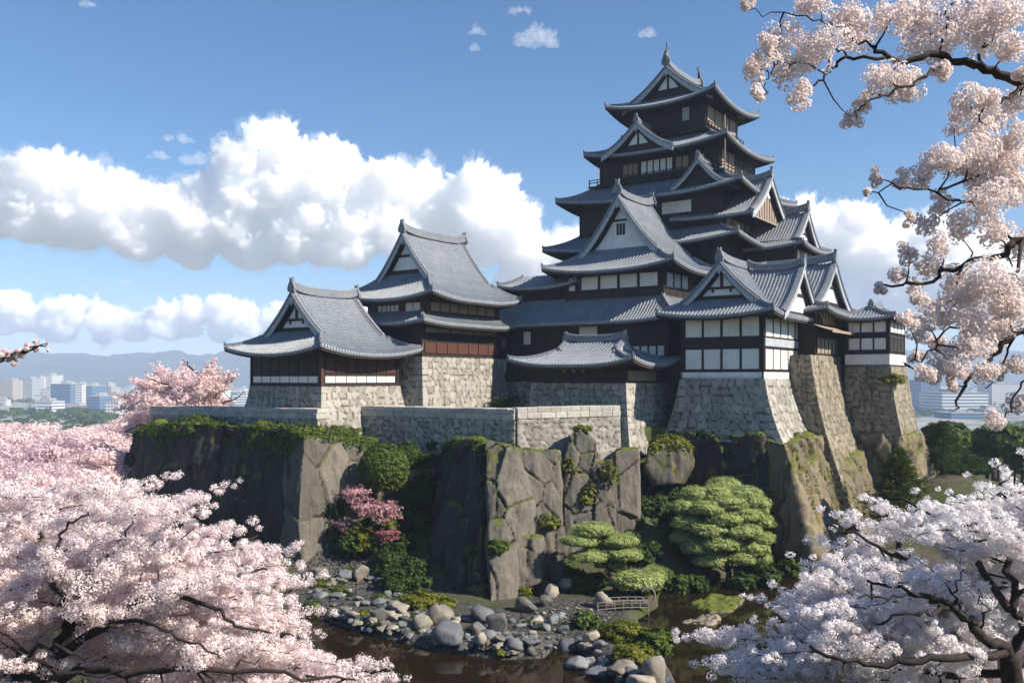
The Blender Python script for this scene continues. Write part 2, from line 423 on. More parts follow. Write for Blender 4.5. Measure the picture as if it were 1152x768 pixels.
            if gable in ('cross', 'plain'):
                strip(-xw * .86, xw * .86, zb + hgt * .0, zb + hgt * .10)
                if gable == 'cross':
                    strip(-xw * .62, xw * .62, zb + hgt * .27, zb + hgt * .335, .11)
                    strip(-.13, .13, zb + hgt * .27, zb + hgt * .8, .12)
                    for xx in (-.26, .26): strip(xx * xw - .1, xx * xw + .1, zb + hgt * .19, zb + hgt * .27, .1)
                else:
                    strip(-xw * .42, xw * .42, zb + hgt * .42, zb + hgt * .48, .11)
            if gable == 'window':
                strip(-xw * .3, xw * .3, zb + hgt * .52, zb + hgt * .56, .1)
                for xx in (-.35, 0.0, .35): strip(xx * 1.1 - .13, xx * 1.1 + .13, zb + hgt * .26, zb + hgt * .48, .07)
            if gable in ('plank',):
                for i in range(-6, 7):
                    x = xw * i / 7.5; z1 = S(x, gw, 'm') - 0.3
                    if z1 > zb + .3: strip(x - .05, x + .05, zb, z1, .05)
            if tb.v: tb.build('gable_timber', M['wood'], ro)
            if gable in ('split', 'plank'):
                wp = MB()
                zlo, zhi = (zb + hgt * .28, zb + hgt * .72) if gable == 'split' else (zb + hgt * .55, zb + hgt * .86)
                for sg in sides:
                    def inner(z):
                        x = 0
                        while x < xw and S(x, gw, 'm') - 0.35 > z: x += 0.1
                        return max(x - 0.35, 0.02)
                    P = [(sg * .16, zlo), (sg * max(.2, inner(zlo) * (.6 if gable == 'split' else .95)), zlo), (sg * .16, zhi)]
                    f = [T(x, sb * (gw + .08), z) for x, z in P]; wp.add(f, [(0, 1, 2)])
                    wp.add([T(x, sb * (gw + .0), z) for x, z in P] + f, [(0, 1, 4, 3), (1, 2, 5, 4), (2, 0, 3, 5)])
                wp.build('gable_panel', M['plaster'], ro)
    if rd.v: rd.build('ridge', M['tile_dark'], ro)
    if sf.v: sf.build('eave', M[wood], ro)
    return ro, S

def dormer(B, side, c, p_front, p_back, half, ze, rise, k=0.42, gable='plain', name='dormer_gable', rib=0.37, bw=0.5, horn=0.8, lift=0.3):
    """gable dormer: ridge runs outward. side 'F' faces the front (-v), 'R' the right (+u). c: centre along the face"""
    if side == 'F':
        return roof(B, c - half, c + half, p_front, p_back, ze, rise, 'v', 'gable', k=k, gable=gable, name=name, rib=rib, bw=bw, gset=0.7,
                    horn=horn, lift=lift, over=0.0, gables=(-1,), ridge=0.5)
    return roof(B, p_back, p_front, c - half, c + half, ze, rise, 'u', 'gable', k=k, gable=gable, name=name, rib=rib, bw=bw, gset=0.7,
                horn=horn, lift=lift, over=0.0, gables=(-1,), ridge=0.5)

def body(B, u0, u1, v0, v1, z0, z1, m='wood', name='storey_wall', posts=None, sill=True, post_w=0.16):
    """storey: box body with posts, rails and vertical boarding proud of it"""
    b = MB(); b.box(u0, u1, v0, v1, z0, z1, B.L); o = b.build(name, M[m], B.root)
    f = MB()
    def face(n, p):                                       # p(s, out) maps along the face
        for i in range(n + 1):
            s = i / n
            f.box(s, s, 0, 0, 0, 0) if False else None
    L_u, L_v = u1 - u0, v1 - v0
    step = posts or 1.0
    nu = max(1, round(L_u / step)); nv = max(1, round(L_v / step))
    for i in range(nu + 1):
        u = u0 + (u1 - u0) * i / nu; hw = post_w / 2 * (1.5 if i in (0, nu) else .8); dp = .09 if i in (0, nu) else .05
        f.box(u - hw, u + hw, v0 - dp, v0 + .05, z0 + .01, z1 - .01, B.L)
    for i in range(nv + 1):
        v = v0 + (v1 - v0) * i / nv; hw = post_w / 2 * (1.5 if i in (0, nv) else .8); dp = .095 if i in (0, nv) else .05
        for uu, sg in ((u1, 1), (u0, -1)):
            f.box(min(uu - .05 * sg, uu + dp * sg), max(uu - .05 * sg, uu + dp * sg), v - hw, v + hw, z0 + .012, z1 - .012, B.L)
    if sill:
        for zz, hh, dp in ((z0, .22, .14), (z1 - .24, .22, .12)):
            f.box(u0 - dp, u1 + dp, v0 - dp, v0 + .02, zz + .02, zz + hh, B.L)
            f.box(u1 - .02, u1 + dp + .003, v0 - dp + .02, v1 + dp, zz + .024, zz + hh - .004, B.L)
            f.box(u0 - dp - .003, u0 + .02, v0 - dp + .02, v1 + dp, zz + .024, zz + hh - .004, B.L)
    f.build('timber_frame', M[m], o)
    return o

def panels(B, face, at_, a0, a1, z0, z1, n, gap=0.22, m='plaster', name='wall_panel', frame=True, fm='wood', skip=(), widths=None):
    """n panels side by side between a0 and a1 on the front ('F', v=at_) or right ('R', u=at_) face, each with its dark frame"""
    wd = (a1 - a0 - gap * (n + 1)) / n
    fr = MB()
    def bx(mb, s0, s1, zz0, zz1, o0, o1):
        if face == 'F': mb.box(s0, s1, at_ - o1, at_ - o0, zz0, zz1, B.L)
        elif face == 'R': mb.box(at_ + o0, at_ + o1, s0, s1, zz0, zz1, B.L)
        else: mb.box(at_ - o1, at_ - o0, s0, s1, zz0, zz1, B.L)
    for i in range(n):
        if i in skip: continue
        s0 = a0 + gap + i * (wd + gap); p = MB()
        bx(p, s0, s0 + wd, z0, z1, -.02, .085)
        p.build(name, M[m], B.root)
    if frame:
        for i in range(n + 1):
            s = a0 + i * (wd + gap); bx(fr, s + .01, s + gap - .01, z0 - .16, z1 + .16, -.02, .13)
        bx(fr, a0, a1, z0 - .17, z0 - .003, -.02, .145); bx(fr, a0, a1, z1 + .003, z1 + .17, -.02, .145)
        fr.build('panel_frame', M[fm], B.root)

# ---------------------------------------------------------------- masonry with real relief
def masonry_patch(P, nrm, su, sv_, cell=(0.9, 0.62), relief=0.07, res=0.17, seed=0, prof=None):
    nu, nv = max(2, int(su / res)), max(2, int(sv_ / res))
    s, t = np.meshgrid(np.linspace(0, 1, nu + 1), np.linspace(0, 1, nv + 1)); s = s.ravel(); t = t.ravel()
    q = np.stack([s * su / cell[0] + 0.25 * np.sin(t * sv_ * 1.7), t * sv_ / cell[1], np.full_like(s, seed * 7.31 + .5)], 1)
    q[:, 2] = np.floor(q[:, 2]) + 0.5
    f1, f2, cid = voro2(q, seed); e = f2 - f1
    base = P(s, t)
    h = relief * sstep(0.0, 0.2, e) + relief * 0.9 * (cid - 0.5) + 0.02 * fbm(base * 2.2, 3, seed)
    edge = np.minimum(np.minimum(s, 1 - s) * su, 10) ; h = h * sstep(0, 0.25, edge + 0.02)
    V = base + np.asarray(nrm)[None, :] * h[:, None]
    tone = (0.72 + 0.5 * cid) * (0.2 + 0.8 * sstep(0.02, 0.15, e))
    idx = np.arange((nu + 1) * (nv + 1)).reshape(nv + 1, nu + 1)
    F = np.stack([idx[:-1, :-1].ravel(), idx[:-1, 1:].ravel(), idx[1:, 1:].ravel(), idx[1:, :-1].ravel()], 1)
    return V, F, tone
def voro2(q, seed):
    i = np.floor(q[:, :2]).astype(np.int64); f1 = np.full(len(q), 9.0); f2 = f1.copy(); cid = np.zeros(len(q)); z = np.zeros(len(q), np.int64) + seed
    for dx in (-1, 0, 1):
        for dy in (-1, 0, 1):
            c = i + np.array([dx, dy])
            p0 = c[:, 0] + .5 + .8 * (_hash(c[:, 0], c[:, 1], z, 1) - .5) ; p1 = c[:, 1] + .5 + .55 * (_hash(c[:, 0], c[:, 1], z, 2) - .5)
            d = np.sqrt((p0 - q[:, 0]) ** 2 + (p1 - q[:, 1]) ** 2); rid = _hash(c[:, 0], c[:, 1], z, 3)
            nr = d < f1; f2 = np.where(nr, f1, np.minimum(f2, d)); cid = np.where(nr, rid, cid); f1 = np.where(nr, d, f1)
    return f1, f2, cid
def join_patches(name, parts, m, origin, rz=0.0, parent=None):
    Vs, Fs, Ts = [], [], []; o = 0
    for V, F, T_ in parts: Vs.append(V); Fs.append(F + o); Ts.append(T_); o += len(V)
    V = np.concatenate(Vs) - np.asarray(origin)[None, :]
    if rz:
        c_, s_ = math.cos(-rz), math.sin(-rz); V = np.stack([V[:, 0] * c_ - V[:, 1] * s_, V[:, 0] * s_ + V[:, 1] * c_, V[:, 2]], 1)
    ob = link(name, np_mesh(name, V, np.concatenate(Fs), False, {'tone': np.concatenate(Ts)}), m, parent, tuple(origin)); ob.rotation_euler = (0, 0, rz)
    return ob
def Wn(u, v, z): return np.stack([cc * u + ss * v, -ss * u + cc * v, z], -1)

def stone_base(u0, u1, v0, v1, zt, zb, bat, label, m='stone', cell=(.92, 0.62), seed=1, grp=None, skew=None, name='stone_rampart', relief=0.07, corners=True, bat_r=None):
    """battered castle base; bat: how far the foot stands out (front), bat_r right"""
    bat_r = bat if bat_r is None else bat_r
    g = lambda t: 0.45 * t + 0.55 * t * t
    parts = []; H_ = zt - zb
    def Pf(s, t): o = g(t); return Wn((u0 - bat * o) + s * ((u1 + bat_r * o) - (u0 - bat * o)), v0 - bat * o, zt - t * H_)
    def Pr(s, t): o = g(t); return Wn(u1 + bat_r * o, (v0 - bat * o) + s * ((v1 + bat * o) - (v0 - bat * o)), zt - t * H_)
    def Pl(s, t): o = g(t); return Wn(u0 - bat * o, (v1 + bat * o) - s * ((v1 + bat * o) - (v0 - bat * o)), zt - t * H_)
    parts.append(masonry_patch(Pf, (-ss, -cc, 0.1), u1 - u0 + bat, H_, cell, relief, seed=seed))
    parts.append(masonry_patch(Pr, (cc, -ss, 0.1), v1 - v0 + bat, H_, cell, relief, seed=seed + 1))
    parts.append(masonry_patch(Pl, (-cc, ss, 0.1), v1 - v0 + bat, H_, cell, relief, res=0.3, seed=seed + 2))
    def Pb(s, t): o = g(t); return Wn((u1 + bat_r * o) - s * ((u1 + bat_r * o) - (u0 - bat * o)), v1 + bat * o, zt - t * H_)
    parts.append(masonry_patch(Pb, (ss, cc, 0.1), u1 - u0 + bat, H_, cell, relief, res=0.6, seed=seed + 3))
    top = Wn(np.array([u0, u1, u1, u0]), np.array([v0, v0, v1, v1]), np.array([zt - .03] * 4)); parts.append((top, np.array([[0, 1, 2, 3]]), np.ones(4)))
    org = W((u0 + u1) / 2, (v0 + v1) / 2, zb)
    ob = join_patches(name, parts, M[m], org, -CA); tag(ob, label, 'rampart', grp)
    if corners:                                            # long corner stones, laid alternately
        mb = MB(); rg = random.Random(seed); n = int(H_ / 0.62); tv = []
        for (su_, sv_) in ((1, 0),):
            for i in range(n):
                t0, t1 = i / n, (i + 1) / n; a, b = (1.25, .6) if i % 2 else (.6, 1.25)
                P = []
                for t in (t0 + .012, t1 - .012):
                    o = g(t); uc, vc = u1 + bat_r * o + .07, v0 - bat * o - .07; z = zt - t * H_
                    P.append([W(uc - a, vc, z), W(uc, vc, z), W(uc, vc + b, z), W(uc - a, vc + b, z)])
                lo = [Vector(p) - Vector(org) for p in P[1]]; hi = [Vector(p) - Vector(org) for p in P[0]]
                rot = Matrix.Rotation(CA, 3, 'Z'); mb.sweep([[rot @ p for p in lo], [rot @ p for p in hi]]); tv += [0.95 + .3 * rg.random()] * 8
        cs = mb.build('corner_stone', M[m], ob); a_ = cs.data.attributes.new('tone', 'FLOAT', 'POINT'); a_.data.foreach_set('value', np.array(tv, np.float32))
    return ob
# ---------------------------------------------------------------- stone bases
stone_base(-72.4, -62.1, 57.7, 68.6, 16.2, 11.6, 1.1, 'battered stone base under the low front turret at the left end of the castle', seed=11)
stone_base(-68.3, -60.2, 69.8, 84.0, 19.2, 11.6, 1.5, 'battered stone base carrying the second turret from the left', seed=21)
stone_base(-66.0, -40.0, 85.8, 97.0, 16.6, 11.6, 0.9, 'low stone base in shade under the dark great hall', seed=31)
stone_base(-50.5, -39.7, 75.6, 85.8, 16.5, 9.6, 1.0, 'stone base with one bright sunlit side under the small gatehouse', seed=41)
stone_base(-36.7, -28.2, 81.2, 94.0, 16.9, 11.0, 1.3, 'rounded fieldstone base under the white panelled turret', cell=(1.0, 0.8), seed=51, bat_r=2.2)
stone_base(-31.0, -26.3, 89.0, 103.0, 19.3, 4.0, 1.5, 'tall flaring sunlit stone base under the slatted gallery', 'stone_ochre', seed=61, bat_r=4.6)
stone_base(-25.5, -20.9, 98.8, 107.0, 18.2, 10.3, 0.6, 'dark stone base under the small watch turret at the far right', 'stone_ochre', seed=71, bat_r=1.4)

# ---------------------------------------------------------------- low left turret
B = Bld('turret', -67.2, 63.0, 16.2, 'low dark timber turret with a grey tiled gable roof, leftmost building of the castle', 'turret')
body(B, -72.2, -62.2, 57.8, 68.2, 16.2, 19.9, posts=1.25)
panels(B, 'F', 57.8, -72.0, -62.5, 16.55, 17.15, 7, gap=.14, name='low_panel', frame=False)
panels(B, 'R', -62.2, 58.1, 67.9, 16.55, 17.15, 7, gap=.14, name='low_panel', frame=False)
mb = MB(); mb.box(-62.38, -62.04, 57.64, 57.98, 16.22, 19.6, B.L); mb.build('corner_post', M['wood_red'], B.root)
panels(B, 'F', 57.8, -72.0, -62.5, 17.5, 19.1, 7, gap=.14, name='board_panel', m='wood', frame=False)
panels(B, 'R', -62.2, 58.1, 67.9, 17.5, 19.1, 7, gap=.14, name='board_panel', m='wood_red', frame=False)
roof(B, -74.1, -60.3, 55.9, 70.1, 19.3, 6.0, 'v', gin=2.6, k=.45, lift=.8, over=1.9, gable='cross')

# ---------------------------------------------------------------- second turret
B = Bld('turret', -64.2, 77.5, 19.2, 'tall red-brown timber turret with a big grey gable roof, second building from the left', 'turret')
body(B, -68.1, -60.4, 70.0, 83.6, 19.2, 22.9, posts=1.2)
panels(B, 'R', -60.4, 70.3, 83.3, 19.6, 20.7, 7, gap=.14, name='board_panel', m='wood_red', frame=False)
panels(B, 'R', -60.4, 70.4, 83.2, 21.8, 22.3, 6, gap=.2, name='lattice_window', m='wood_pale', frame=False)
roof(B, -69.9, -58.6, 68.2, 85.4, 22.7, 1.25, kind='ring', D=2.0, lift=.35, over=1.6, name='skirt_roof')
body(B, -68.5, -60.2, 70.6, 83.2, 23.3, 25.6, 'wood_red', name='upper_storey', posts=1.1)
panels(B, 'F', 70.6, -67.2, -64.0, 24.1, 24.75, 5, gap=.15, name='window', m='plaster', frame=False)
panels(B, 'F', 70.6, -63.2, -61.0, 24.0, 24.9, 2, gap=.12, name='window', m='plaster', frame=False)
panels(B, 'R', -60.2, 70.9, 82.5, 24.05, 24.95, 7, gap=.25, name='window', m='wood_pale', frame=False)
roof(B, -70.6, -57.8, 68.6, 84.6, 25.3, 7.2, 'v', gin=2.5, k=.45, lift=.7, over=1.7, gable='plain')

# ---------------------------------------------------------------- great hall
B = Bld('great_hall', -50, 91, 16.6, 'wide dark great hall with white panels and a huge front gable before the keep', 'castle hall')
body(B, -65.6, -40.2, 86.0, 96.6, 16.6, 23.6, posts=1.3)
panels(B, 'F', 86.0, -65.0, -60.7, 17.6, 19.2, 4, gap=.25)
panels(B, 'F', 86.0, -65.0, -60.7, 20.5, 21.7, 4, gap=.3, m='wood_pale', name='paper_window')
panels(B, 'F', 86.0, -58.7, -57.3, 20.9, 22.4, 1, gap=.2)
panels(B, 'F', 86.0, -51.2, -48.4, 21.3, 22.7, 1, gap=.25)
panels(B, 'F', 86.0, -45.4, -40.4, 19.4, 20.4, 5, gap=.2)
roof(B, -67.4, -38.4, 84.2, 98.4, 23.1, 2.9, kind='ring', D=3.0, lift=.55, over=1.8, k=.3, name='skirt_roof')
body(B, -60.5, -53.2, 88.0, 95.0, 25.4, 28.0, posts=1.4, name='side_storey')
roof(B, -62.6, -51.5, 86.2, 97.0, 27.5, 1.6, kind='ring', D=2.3, lift=.6, over=1.7, name='side_roof')
body(B, -53.2, -41.2, 87.0, 97.5, 25.4, 29.3, posts=1.9, name='upper_storey')
panels(B, 'F', 87.0, -53.1, -51.9, 26.9, 28.3, 1, gap=.2)
panels(B, 'F', 87.0, -51.6, -41.5, 26.9, 28.35, 4, gap=.33)
panels(B, 'R', -41.2, 87.3, 93.5, 26.9, 28.35, 3, gap=.33)
roof(B, -55.4, -39.0, 84.9, 99.6, 28.75, 8.6, 'v', gin=2.9, k=.58, lift=.8, over=2.0, gable='window', bw=.8, gset=.9, horn=1.15)

# ---------------------------------------------------------------- gatehouse
B = Bld('gatehouse', -45.1, 79.4, 16.5, 'small low gatehouse with a curved blue-grey roof in front of the great hall', 'gatehouse')
body(B, -50.2, -39.9, 75.8, 83.0, 16.5, 18.9, posts=2.0)
panels(B, 'R', -39.9, 76.2, 82.6, 16.7, 17.7, 1, gap=.15, m='wood_pale', name='board_panel', frame=False)
panels(B, 'F', 75.8, -47.6, -43.6, 17.55, 17.85, 3, gap=.7, m='wood_pale', name='slit_window', frame=False)
roof(B, -52.3, -37.9, 73.7, 84.6, 18.3, 2.5, 'u', gin=3.6, k=.5, lift=.75, over=2.0, gable='plank', ridge=.5, horn=.75, wood='wood_red')

# ---------------------------------------------------------------- white turret
B = Bld('turret', -32.4, 87.5, 16.9, 'white panelled two storey turret with grey gables facing front and right', 'turret')
body(B, -36.5, -28.4, 81.4, 93.6, 16.9, 23.4, posts=8.0, post_w=.2)
mb = MB(); mb.box(-36.62, -28.28, 81.26, 81.4, 16.92, 17.55, B.L); mb.box(-28.4, -28.25, 81.28, 93.7, 16.92, 17.55, B.L); mb.build('plaster_footing', M['plaster'], B.root)
for z0, z1 in ((17.85, 19.75), (20.95, 22.75)):
    panels(B, 'F', 81.4, -36.35, -28.5, z0, z1, 4, gap=.24)
    panels(B, 'R', -28.4, 81.6, 93.0, z0, z1, 5, gap=.24)
mb = MB(); mb.box(-28.4, -28.22, 81.6, 93.2, 20.0, 20.75, B.L); mb.build('grey_board', M['barge'], B.root)
ro, S = roof(B, -38.5, -26.7, 79.4, 95.6, 22.9, 5.3, 'v', gin=1.7, k=.42, lift=.55, over=1.8, gable='cross', horn=.9)
dormer(B, 'R', 88.3, -26.6, -32.4, 6.1, 23.0, 4.9, gable='plain', k=.45, horn=.85, bw=.55)

# ---------------------------------------------------------------- slatted gallery
B = Bld('gallery', -30, 99, 19.3, 'gallery with dark vertical slats, pale awning and a grey gable facing right', 'gallery')
body(B, -40.0, -26.6, 91.5, 105.0, 19.3, 24.6, posts=1.2)
panels(B, 'R', -26.6, 92.0, 104.4, 19.55, 21.1, 9, gap=.16, m='wood_pale', name='slat_panel')
panels(B, 'R', -26.6, 94.0, 104.4, 22.6, 24.0, 9, gap=.3, m='wood_pale', name='lattice_panel', frame=False)
mb = MB(); P = []
for i in range(6):
    t = i / 5; P.append([B.L(-26.5 + 1.9 * t, 90.6, 22.45 - .95 * t + .25 * t * t), B.L(-26.5 + 1.9 * t, 105.5, 22.45 - .95 * t + .25 * t * t)])
mb.grid(P); mb.grid([[(x, y, z - .16) for x, y, z in r] for r in P]); mb.sweep([[B.L(-24.63, 90.6, 21.56), B.L(-24.55, 90.6, 21.56), B.L(-24.55, 90.6, 21.82), B.L(-24.63, 90.6, 21.82)], [B.L(-24.63, 105.5, 21.56), B.L(-24.55, 105.5, 21.56), B.L(-24.55, 105.5, 21.82), B.L(-24.63, 105.5, 21.82)]])
mb.build('awning', M['wood_pale'], B.root)
roof(B, -44.0, -24.9, 90.2, 106.0, 23.7, 5.6, 'u', gin=1.3, k=.42, lift=.5, over=1.6, gable='plain', horn=1.0)

# ---------------------------------------------------------------- watch turret
B = Bld('turret', -23.2, 102.7, 18.2, 'small flat white and dark turret with a blue-grey roof, rightmost building of the castle', 'turret')
body(B, -25.4, -21.1, 99.0, 106.6, 18.2, 23.4, posts=4.3)
mb = MB(); mb.box(-25.5, -21.0, 98.86, 99.0, 18.22, 19.5, B.L); mb.box(-21.1, -20.96, 98.9, 106.7, 18.22, 19.5, B.L); mb.build('plaster_footing', M['plaster'], B.root)
for z0, z1 in ((20.0, 21.2), (21.85, 23.05)):
    panels(B, 'F', 99.0, -25.3, -21.2, z0, z1, 3, gap=.18)
panels(B, 'R', -21.1, 99.2, 106.4, 21.85, 23.05, 4, gap=.18)
panels(B, 'R', -21.1, 99.2, 106.4, 20.0, 21.2, 4, gap=.2, m='wood', name='board_panel')
roof(B, -26.3, -20.2, 98.1, 107.5, 23.3, 1.4, 'v', gin=2.4, k=.4, lift=.35, over=.9, gable='dark', ridge=.4, horn=.6)

# ---------------------------------------------------------------- side annex of the keep
B = Bld('annex', -37.5, 110.5, 22.0, 'high annex with a grey gable facing right against the right side of the keep', 'annex')
body(B, -41.5, -33.2, 106.2, 115.0, 22.0, 33.6, posts=1.5)
panels(B, 'R', -33.2, 106.6, 114.6, 30.6, 32.4, 5, gap=.22, m='plaster', name='window')
roof(B, -45.0, -31.6, 104.6, 116.6, 32.6, 4.8, 'u', gin=1.2, k=.42, lift=.5, over=1.5, gable='cross', horn=.95)

# ---------------------------------------------------------------- keep
B = Bld('castle_keep', -48, 107, 16.0, 'towering dark main keep with many stacked tiled roofs above all other buildings', 'castle keep')
body(B, -59.0, -39.0, 99.0, 116.0, 16.0, 33.6, posts=1.6, name='first_storey')
panels(B, 'R', -39.0, 99.6, 105.6, 29.0, 31.2, 3, gap=.3, m='wood_pale', name='window')
panels(B, 'F', 99.0, -43.2, -42.2, 29.6, 30.8, 1, gap=.2, m='wood_pale', name='window')
roof(B, -62.8, -36.4, 96.4, 118.6, 32.9, 2.2, kind='ring', D=3.6, lift=.75, over=2.3, name='first_roof')
body(B, -59.0, -39.6, 99.8, 115.0, 34.6, 39.4, posts=1.5, name='second_storey')
panels(B, 'F', 99.8, -47.5, -43.5, 37.0, 38.4, 1, gap=.1, name='plaster_panel', frame=False)
panels(B, 'R', -39.6, 100.2, 111.0, 35.0, 36.0, 5, gap=.3, m='wood_pale', name='window')
roof(B, -61.4, -36.4, 97.4, 117.6, 39.0, 2.9, kind='ring', D=4.2, lift=.9, over=2.1, name='second_roof')
dormer(B, 'F', -42.0, 97.9, 102.5, 3.5, 39.5, 3.2, gable='dark', k=.5, name='front_gable', bw=.4, horn=.6)
dormer(B, 'R', 105.4, -35.6, -46.0, 6.6, 36.0, 4.9, gable='plank', k=.4, name='side_gable', bw=.65, horn=.9)
body(B, -57.0, -40.8, 101.6, 113.6, 41.4, 45.6, posts=1.3, name='third_storey')
panels(B, 'F', 101.6, -51.3, -46.7, 42.7, 44.3, 5, gap=.18)
panels(B, 'F', 101.6, -53.8, -51.5, 42.7, 44.2, 3, gap=.12, m='wood_pale', name='shutter')
panels(B, 'F', 101.6, -46.5, -44.6, 42.7, 44.2, 2, gap=.12, m='wood_pale', name='shutter')
panels(B, 'F', 101.6, -43.4, -42.6, 43.4, 44.1, 2, gap=.14, name='slit_window', frame=False)
panels(B, 'R', -40.8, 102.0, 106.5, 42.4, 44.6, 2, gap=.2, m='wood_pale', name='shutter')
mb = MB()                                                   # balcony round the third storey
mb.box(-58.2, -39.6, 100.4, 101.6, 41.6, 41.8, B.L); mb.box(-40.8, -39.6, 101.6, 114.8, 41.6, 41.8, B.L); mb.box(-58.2, -57.0, 101.6, 114.8, 41.6, 41.8, B.L)
for i in range(17): mb.box(-58.1 + i * 1.15, -58.0 + i * 1.15, 100.45, 100.55, 41.8, 42.6, B.L)
for i in range(13): mb.box(-39.75, -39.65, 100.5 + i * 1.15, 100.6 + i * 1.15, 41.8, 42.6, B.L)
for zz in (42.2, 42.55): mb.box(-58.2, -39.6, 100.44, 100.56, zz, zz + .09, B.L); mb.box(-39.76, -39.64, 100.5, 114.8, zz, zz + .088, B.L)
mb.build('balcony', M['wood'], B.root)
roof(B, -58.3, -38.9, 99.3, 116.0, 45.0, 2.3, kind='ring', D=3.9, lift=.85, over=2.1, name='third_roof')
dormer(B, 'F', -50.6, 99.0, 104.0, 5.0, 45.1, 3.5, gable='split', k=.5, name='front_gable', bw=.6, horn=.75)
body(B, -53.6, -43.2, 103.0, 113.6, 46.4, 51.9, posts=1.2, name='top_storey')
panels(B, 'R', -43.2, 103.4, 113.2, 48.4, 50.6, 4, gap=.2, m='wood_pale', name='shutter')
panels(B, 'F', 103.0, -46.3, -45.1, 49.0, 50.6, 1, gap=.15, m='barge', name='window', frame=False)
mb = MB(); mb.box(-54.4, -42.4, 102.2, 103.0, 47.3, 47.5, B.L); mb.box(-43.2, -42.4, 103.0, 114.2, 47.3, 47.5, B.L)
for zz in (47.9, 48.25): mb.box(-54.4, -42.4, 102.22, 102.32, zz, zz + .08, B.L); mb.box(-42.5, -42.4, 102.3, 114.2, zz, zz + .078, B.L)
for i in range(13): mb.box(-54.4 + i, -54.3 + i, 102.22, 102.32, 47.5, 48.25, B.L); mb.box(-42.5, -42.4, 102.3 + i * .97, 102.4 + i * .97, 47.5, 48.25, B.L)
mb.build('balcony', M['wood'], B.root)
ro, S = roof(B, -55.9, -40.9, 100.7, 115.9, 51.0, 5.3, 'v', gin=2.2, k=.45, lift=1.0, over=2.2, gable='split', horn=1.2, bw=.65)
for sg in (-1, 1):                                          # roof fish on the ridge ends
    f = MB(); v = 108.3 + sg * 5.3
    path = [(-48.4, v, 56.9), (-48.4, v + sg * .1, 57.5), (-48.4, v - sg * .05, 58.0), (-48.4, v - sg * .3, 58.5), (-48.4, v - sg * .5, 58.95)]
    f.tube([B.L(*p) for p in path], [.34, .36, .27, .16, .05], 8)
    f.sweep([[B.L(-48.45, v - sg * (.3 + a), 58.3 + b) for a, b in ((0, 0), (.75, .55), (.25, .6), (-.2, 1.1))], [B.L(-48.35, v - sg * (.3 + a), 58.3 + b) for a, b in ((0, 0), (.75, .55), (.25, .6), (-.2, 1.1))]])
    f.build('roof_fish', M['metal'], ro)
mb = MB(); p = B.L(-39.4, 99.9, 41.3); mb.tube([p, (p[0], p[1], p[2] + 6.6)], .07, 6); mb.build('lightning_rod', M['wood_pale'], B.root)

# ---------------------------------------------------------------- low stone walls with coping
def low_wall(pts, label, z0, seed, cop=1.25, th=1.4, m='stone', name='stone_wall'):
    """pts: world (x, y, ztop) left to right as seen from outside"""
    parts = []; tops = []
    org = np.array(pts[0]); org[2] = z0; blocks = MB(); tv = []; rg = random.Random(seed)
    for i in range(len(pts) - 1):
        a, b = np.array(pts[i]), np.array(pts[i + 1]); d = (b - a)[:2]; L = np.linalg.norm(d); d = d / L; n = np.array([d[1], -d[0]])
        ht = min(a[2], b[2]) - z0
        def P(s, t, a=a, b=b, n=n):
            zt = a[2] + (b[2] - a[2]) * s; o = 0.9 * t * t + .15
            return np.stack([a[0] + (b[0] - a[0]) * s + n[0] * o, a[1] + (b[1] - a[1]) * s + n[1] * o, (zt - .5) * (1 - t) + z0 * t], -1)
        parts.append(masonry_patch(P, (n[0], n[1], .1), L, ht, (.85, .5), .06, seed=seed + i))
        for e, fl in ((a, -1), (b, 1)):
            def PE(s, t, e=e, n=n, fl=fl):
                o = 0.9 * t * t + .15; o0 = o + (-th - o) * (s if fl > 0 else 1 - s)
                return np.stack([e[0] + n[0] * o0, e[1] + n[1] * o0, (e[2] - .5) * (1 - t) + z0 * t], -1)
            parts.append(masonry_patch(PE, (fl * d[0], fl * d[1], 0), th, ht, (.85, .5), .0, seed=seed + 20 + i))
        nb = max(1, int(L / 1.05)); 
        for row in range(2):
            k0 = 0.0
            while k0 < L - .2:
                k1 = min(L, k0 + cop * rg.uniform(.75, 1.2)); 
                if L - k1 < .5: k1 = L
                zz = lambda k: a[2] + (b[2] - a[2]) * k / L
                j = rg.uniform(-.03, .03)
                P4 = lambda k, o, h: (a[0] + d[0] * k + n[0] * o - org[0], a[1] + d[1] * k + n[1] * o - org[1], zz(k) + h - org[2])
                h0, h1 = (-.52, -.03) if row == 0 else (0.0, .42 + j)
                o1 = .26 + j if row == 0 else .19 + j
                e0, e1 = k0 + .025, k1 - .025
                blocks.sweep([[P4(e0, -th, h0), P4(e0, o1, h0), P4(e0, o1, h1 - .05), P4(e0, o1 - .06, h1), P4(e0, -th, h1)], [P4(e1, -th, h0), P4(e1, o1, h0), P4(e1, o1, h1 - .05), P4(e1, o1 - .06, h1), P4(e1, -th, h1)]])
                tv += [.82 + .35 * rg.random()] * 10; k0 = k1
    ob = join_patches(name, parts, M[m], org); tag(ob, label, 'stone wall')
    c = blocks.build('coping', M['coping'], ob); at_ = c.data.attributes.new('tone', 'FLOAT', 'POINT'); at_.data.foreach_set('value', np.array(tv, np.float32))
    return ob
def wuv(u, v, z): return np.array(W(u, v, z))
low_wall([wuv(-87.0, 56.3, 13.6), wuv(-74.0, 56.3, 13.7), wuv(-60.9, 56.3, 13.8)], 'low grey stone wall with coping at the left end above the mossy cliff', 9.5, 101)
cor = at(580, 461, 77.0)
low_wall([wuv(-62.2, 62.6, 13.9), np.array([cor[0], cor[1], 13.9])], 'shaded stone wall with coping between the left turret and the sunlit wall', 6.5, 111)
e2 = at(697, 461, 80.5)
